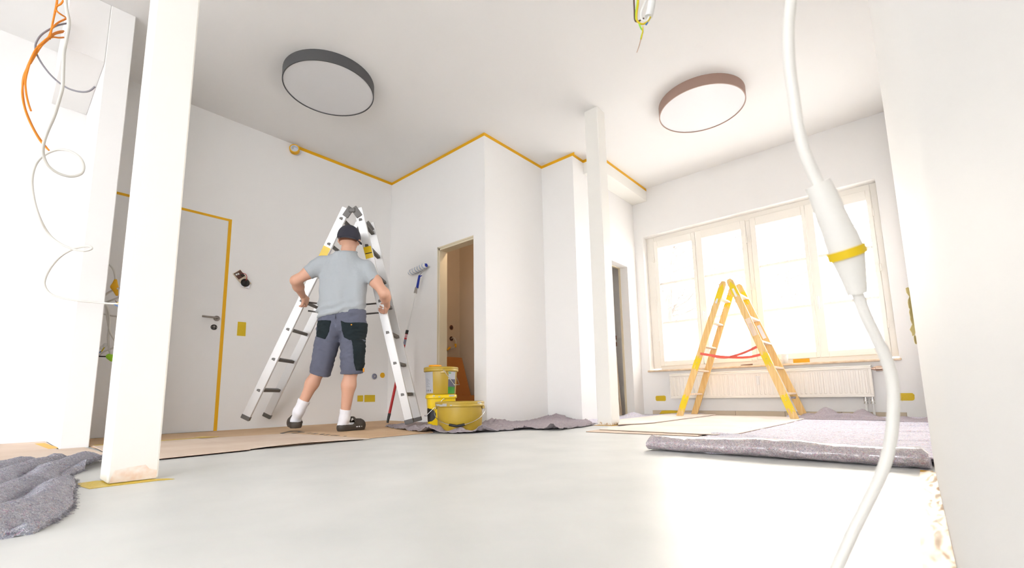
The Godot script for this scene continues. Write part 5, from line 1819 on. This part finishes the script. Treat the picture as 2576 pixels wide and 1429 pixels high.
		for k in 4:
			s = Sh.new()
			var c := heel.lerp(toe, 0.78) + d * (0.023 * k - 0.02) + sd * (0.0585 - 0.012 * maxf(0, k - 2)) - U * 0.010
			nets(s, [[c - d * 0.002, c + d * 0.002, 0.0062, 0.0062, 1.0]], 0.01, 0.003, null, Vector3.ZERO, 0.006)
			tag(part("vent", s, M.sock, clog), "pale vent hole")
		for k in 6:
			var a := toe + U * 0.03 + d * (0.028 * (k % 3) - 0.02) + sd * (0.018 * (k / 3) + 0.004)
			var c := toe + (a - toe).normalized() * 0.0545
			s = Sh.new()
			nets(s, [[c, c + d * 0.001, 0.005, 0.005, 1.0]], 0.01, 0.0026, null, Vector3.ZERO, 0.006)
			tag(part("vent", s, M.black, clog), "dark vent hole")

# ---------------------------------------------------------------- cables
func cord(px: Array, r: float, per := 8, r1 := -1.0) -> Sh:   # px: [x, y, depth]
	var pts := []
	for q in px: pts.append(at(q[0], q[1], q[2]))
	if px[0][1] < -25:   # goes on up to the ceiling
		var first: Vector3 = pts[0]
		pts.push_front(first + Vector3(0, (CEIL - first.y) * 0.4, 0))
		pts.push_front(Vector3(first.x, CEIL - 0.002, first.z))
	var s := Sh.new()
	s.tube(curve(pts, per), r, r1, 10)
	return s
func build_cables():
	# near right: a white lead with plug and coupling hanging close to the camera
	var D := 0.44
	var t := thing("extension_cable", "white extension lead with plug and coupling hanging close in front at right", "cable", at(2180, 900, D))
	part("upper_cord", cord([[2010, -260, D], [1996, -60, D], [1984, 60, D], [1985, 150, D], [1996, 240, D], [2008, 320, D], [2030, 400, D], [2062, 470, D]], 0.0053, 8), M.lead_white, t)
	var s := Sh.new()
	s.tube(curve([at(2056, 462, D), at(2074, 500, D), at(2092, 545, D), at(2112, 590, D)], 5), 0.0105, 0.0135, 18)
	s.tube(curve([at(2112, 590, D), at(2122, 615, D), at(2128, 630, D)], 4), 0.0138, 0.0145, 18)
	part("plug", s, M.lead_white, t)
	s = Sh.new()
	s.tube(curve([at(2128, 630, D), at(2137, 660, D), at(2148, 700, D), at(2157, 740, D)], 5), 0.0155, 0.0078, 18)
	part("coupling", s, M.lead_white, t)
	s = Sh.new()
	var a := at(2126, 626, D)
	var ax := (at(2134, 648, D) - a).normalized()
	s.tube([a, a + ax * 0.0085], 0.0158, 0.0158, 20)
	tag(part("tape_band", s, M.bright_yellow, t), "yellow tape round the joint")
	part("lower_cord", cord([[2157, 738, D], [2176, 790, D], [2205, 850, D], [2232, 910, D], [2246, 970, D], [2247, 1040, D], [2240, 1110, D], [2222, 1180, D], [2185, 1260, D], [2150, 1330, D], [2118, 1400, D], [2085, 1480, D], [2050, 1580, D]], 0.0051, 8), M.lead_white, t)
	# ceiling cable end with bare conductors
	D = 0.95
	t = thing("ceiling_cable", "cut white cable with green-yellow wires hanging from the ceiling", "cable", at(1612, 60, D))
	s = cord([[1700, -300, D], [1665, -120, D], [1645, -40, D], [1638, 15, D], [1632, 42, D]], 0.0082, 6)
	part("sheath", s, M.white_plastic, t)
	part("wire", cord([[1634, 40, D], [1628, 52, D], [1620, 53, D], [1613, 46, D], [1613, 30, D], [1622, 8, D], [1636, -24, D], [1660, -100, D]], 0.0022), M.white_plastic, t)
	tag(part("wire", cord([[1636, 42, D], [1630, 53, D], [1620, 60, D], [1610, 59, D], [1602, 50, D], [1602, 32, D], [1605, 12, D], [1612, -40, D], [1650, -120, D]], 0.002), M.yellow_wire, t), "yellow-green earth wire")
	tag(part("wire", cord([[1600, 50, D + 0.004], [1600, 30, D + 0.004], [1603, 10, D + 0.004], [1610, -40, D + 0.004], [1650, -125, D]], 0.0018), M.lime, t), "green side of the earth wire")
	tag(part("wire", cord([[1620, 46, D + 0.006], [1600, 54, D + 0.006], [1596, 30, D + 0.006], [1600, -40, D + 0.006], [1650, -130, D]], 0.0017), M.brown_wire, t), "dark brown wire")
	tag(part("wire", cord([[1608, 60, D], [1612, 70, D], [1617, 78, D], [1614, 90, D], [1612, 99, D]], 0.0016), M.green_wire, t), "green wire end")
	tag(part("wire", cord([[1617, 67, D - 0.002], [1617, 78, D - 0.002], [1613, 99, D - 0.002]], 0.0012), M.yellow_wire, t), "yellow wire end")
	tag(part("wire", cord([[1629, 56, D], [1625, 62, D]], 0.0018), M.blue_wire, t), "blue wire stub")
	tag(part("bare_conductor", cord([[1612, 99, D], [1608, 115, D], [1602, 132, D]], 0.0011, 6, 0.0007), M.copper, t), "bare copper tip")
	# left: orange conduits, grey cable, white looping cable
	t = thing("orange_cables", "bundle of bent orange cables hanging at the top left", "cable", at(130, 90, 3.0))
	for q in [[[150, -60, 3.0], [143, 10, 3.0], [140, 25, 3.0], [133, 55, 3.0], [128, 85, 3.0], [125, 99, 3.0]], [[175, -50, 3.0], [158, 3, 3.0], [143, 16, 3.0], [142, 26, 3.0], [150, 34, 3.0], [164, 43, 3.05], [166, 47, 3.1], [148, 56, 3.05], [135, 67, 3.0], [128, 76, 3.0]],
		[[160, 78, 3.15], [150, 79, 3.1], [138, 83, 3.05], [126, 91, 3.0], [108, 106, 2.95], [92, 122, 2.93], [80, 144, 2.9], [68, 172, 2.9], [59, 205, 2.9], [56, 235, 2.9], [61, 268, 2.9], [74, 305, 2.9], [95, 345, 2.9], [109, 364, 2.9], [124, 379, 2.9]],
		[[158, 81, 3.15], [138, 86, 3.05], [122, 99, 3.0], [106, 113, 2.95], [90, 132, 2.93], [78, 152, 2.9], [70, 175, 2.9], [64, 205, 2.9], [66, 235, 2.9], [72, 262, 2.9], [78, 279, 2.9]], [[160, 94, 3.15], [148, 95, 3.08], [130, 94, 3.02], [112, 106, 2.97], [96, 127, 2.94], [76, 160, 2.9]],
		[[150, -40, 3.02], [141, 15, 3.02], [138, 30, 3.02], [130, 70, 3.02], [121, 95, 3.0], [98, 118, 2.96], [70, 168, 2.91], [58, 200, 2.91], [58, 240, 2.91], [66, 280, 2.91], [90, 333, 2.91], [120, 375, 2.91]]]:
		part("cable", cord(q, 0.0052), M.orange_cord, t)
	s = cord([[172, 58, 3.15], [162, 60, 3.1], [145, 64, 3.05], [126, 73, 3.02], [106, 86, 2.98], [94, 101, 2.96], [89, 117, 2.95], [92, 135, 2.94], [106, 161, 2.93], [126, 187, 2.92], [150, 209, 2.91], [175, 224, 2.9], [203, 231, 2.9], [224, 229, 2.9], [239, 218, 2.9]], 0.0052)
	single("grey_cable", s, M.grey_cord, "thin grey cable curling out beside the orange bundle", "cable")
	s = cord([[158, -160, 2.3], [163, -40, 2.3], [167, 20, 2.3], [173, 55, 2.32], [168, 95, 2.34], [161, 130, 2.36], [159, 175, 2.38], [157, 220, 2.4], [148, 255, 2.42], [136, 293, 2.45], [120, 330, 2.48], [110, 360, 2.5], [109, 388, 2.53], [120, 415, 2.56], [145, 435, 2.6], [178, 444, 2.64], [204, 437, 2.68], [211, 420, 2.7], [204, 400, 2.72], [186, 385, 2.73], [163, 377, 2.74], [138, 378, 2.74], [112, 390, 2.74], [92, 410, 2.74], [82, 440, 2.74], [81, 470, 2.75], [88, 512, 2.76], [103, 555, 2.78], [124, 590, 2.83], [150, 612, 2.83], [185, 627, 2.83], [212, 631, 2.83], [230, 626, 2.83], [226, 620, 2.840], [208, 621, 2.845], [184, 627, 2.850], [155, 643, 2.855], [130, 670, 2.860], [114, 700, 2.865], [113, 720, 2.865], [126, 738, 2.870], [150, 748, 2.872], [190, 756, 2.875], [235, 760, 2.877], [280, 764, 2.880], [298, 764, 2.882]], 0.0078, 6, 0.0058)
	t = thing("white_cable", "long white cable hanging in loops in front of the left wall stub", "cable", at(150, 400, 2.6))
	part("sheath", s, M.white_cord, t)
	part("wire", cord([[296, 764, 2.88], [286, 765, 2.88], [292, 768, 2.88], [300, 772, 2.88]], 0.0025), M.blue_wire, t)
	part("wire", cord([[296, 764, 2.88], [284, 766, 2.88], [294, 762, 2.88], [304, 760, 2.88]], 0.0022), M.yellow_wire, t)
	part("wire", cord([[297, 765, 2.88], [290, 756, 2.88]], 0.0022), M.brown_wire, t)
	# bundle of cables leaving the wall behind the stub, seen in the gap
	t = thing("wall_cables", "tangle of loose cables and connectors in the gap behind the front column", "cable", at(285, 800, 3.6))
	var gd := 3.58
	for q in [[[255, 652, gd + 0.08], [276, 667, gd], [286, 680, gd], [291, 702, gd], [289, 715, gd]], [[255, 752, gd + 0.08], [270, 738, gd], [290, 728, gd], [312, 722, gd]], [[255, 765, gd + 0.08], [276, 757, gd], [298, 748, gd], [315, 735, gd]], [[250, 745, gd + 0.08], [268, 770, gd], [275, 795, gd], [275, 820, gd], [272, 850, gd], [275, 880, gd], [281, 896, gd]], [[250, 740, gd + 0.08], [265, 768, gd], [270, 800, gd], [277, 835, gd], [288, 855, gd], [300, 870, gd]], [[300, 868, gd], [280, 877, gd], [262, 884, gd], [250, 893, gd]], [[262, 790, gd + 0.05], [280, 794, gd], [310, 798, gd]]]:
		part("cable", cord(q, 0.0072), M.white_cord, t)
	s = Sh.new()
	nets(s, [[at(291, 704, gd), at(288, 722, gd), 0.010, 0.024, 1.0], [at(288, 722, gd), at(294, 742, gd), 0.024, 0.009, 1.0]], 0.01, 0.006)
	tag(part("tape_wrap", s, M.tape, t), "yellow tape wrapped round a cable end")
	s = Sh.new()
	nets(s, [[at(276, 897, gd), at(283, 903, gd), 0.024, 0.022, 1.0]], 0.01, 0.006)
	tag(part("cap", s, M.lime, t), "lime green cable cap")
	for q in [[[252, 893, gd], [256, 884, gd], [264, 872, gd]], [[250, 895, gd], [247, 890, gd], [254, 884, gd]]]: part("wire", cord(q, 0.004), M.yellow_wire if q[0][0] > 251 else M.blue_wire, t)
	part("wire", cord([[243, 896, gd], [262, 897, gd], [300, 897, gd]], 0.005), M.black, t)
	for q in [[263, 870], [256, 876]]:
		s = Sh.new()
		nets(s, [[at(q[0], q[1], gd), at(q[0] + 2, q[1] - 3, gd), 0.014, 0.013, 1.0]], 0.01, 0.005)
		tag(part("clamp", s, M.white_plastic, t), "small clear wire clamp")
	# wire stub at the far right
	t = thing("wire_stub", "thin grey wire loop on the window wall beside the right edge", "cable", on_x(2318, 980, 5.9))
	var dd := 4.55
	part("wire", cord([[2330, 960, dd], [2318, 972, dd], [2311, 983, dd], [2310, 977, dd], [2318, 968, dd]], 0.003), M.grey_cord, t)
	part("wire", cord([[2332, 982, dd], [2322, 978, dd], [2318, 975, dd]], 0.004), M.grey_cord, t)

# ---------------------------------------------------------------- outside the window
func build_outside():
	var s := Sh.new()
	s.slab(Vector3(6.4, -1.3, -40), Vector3(60, -1.0, 40))
	var m := mat("ground_out", Color(0.72, 0.72, 0.70), 0.95)
	struct("ground", s, m)
	var spots := [[9.5, -4.35, "leaning bare tree with forked trunk seen through left window sash", 0.10, 0.35], [10.2, -4.0, "straight bare tree beside the leaning one outside the left sash", 0.10, -0.05], [11.5, -3.0, "bare branching tree outside the second window sash", 0.07, 0.1], [12.0, -1.7, "thin bare tree outside the third window sash", 0.06, -0.1], [11.0, -0.2, "bare twiggy tree outside the rightmost window sash", 0.06, 0.1]]
	for q in spots:
		var t := thing("bare_tree", q[2], "tree", Vector3(q[0], -1.0, q[1]))
		s = Sh.new()
		var r := RandomNumberGenerator.new()
		r.seed = int(q[0] * 100)
		var p := Vector3(q[0], -1.02, q[1])
		var pts := [p]
		for k in 7: pts.append(p + Vector3(r.randf_range(-0.08, 0.08), 0.9 * (k + 1), q[4] * 0.42 * (k + 1) + r.randf_range(-0.08, 0.08)))
		s.tube(curve(pts, 4), q[3], q[3] * 0.35, 9)
		part("trunk", s, M.bark, t)
		s = Sh.new()
		for k in 30:
			var h := r.randf_range(1.6, 6.2)
			var c: Vector3 = pts[int(h / 0.9)].lerp(pts[mini(7, int(h / 0.9) + 1)], fmod(h, 0.9) / 0.9)
			grow(s, r, c, Vector3(r.randf_range(-0.6, 0.6), r.randf_range(0.1, 0.8), r.randf_range(-1, 1)).normalized(), r.randf_range(0.5, 1.3), q[3] * 0.28, 2)
		tag(part("branches", s, M.bark, t), "", "", "", "stuff")
func grow(s: Sh, r: RandomNumberGenerator, a: Vector3, d: Vector3, len_: float, rad: float, depth: int):
	var b := a + d * len_ * 0.5 + Vector3(0, r.randf_range(-0.1, 0.1), 0) * len_
	var c := b + (d + Vector3(r.randf_range(-0.4, 0.4), r.randf_range(-0.1, 0.5), r.randf_range(-0.4, 0.4))).normalized() * len_ * 0.5
	s.tube([a, b, c], rad, rad * 0.4, 4, false)
	if depth == 0: return
	for k in 3:
		grow(s, r, b if k == 0 else c, (d + Vector3(r.randf_range(-0.9, 0.9), r.randf_range(-0.4, 0.7), r.randf_range(-0.9, 0.9))).normalized(), len_ * 0.62, rad * 0.5, depth - 1)
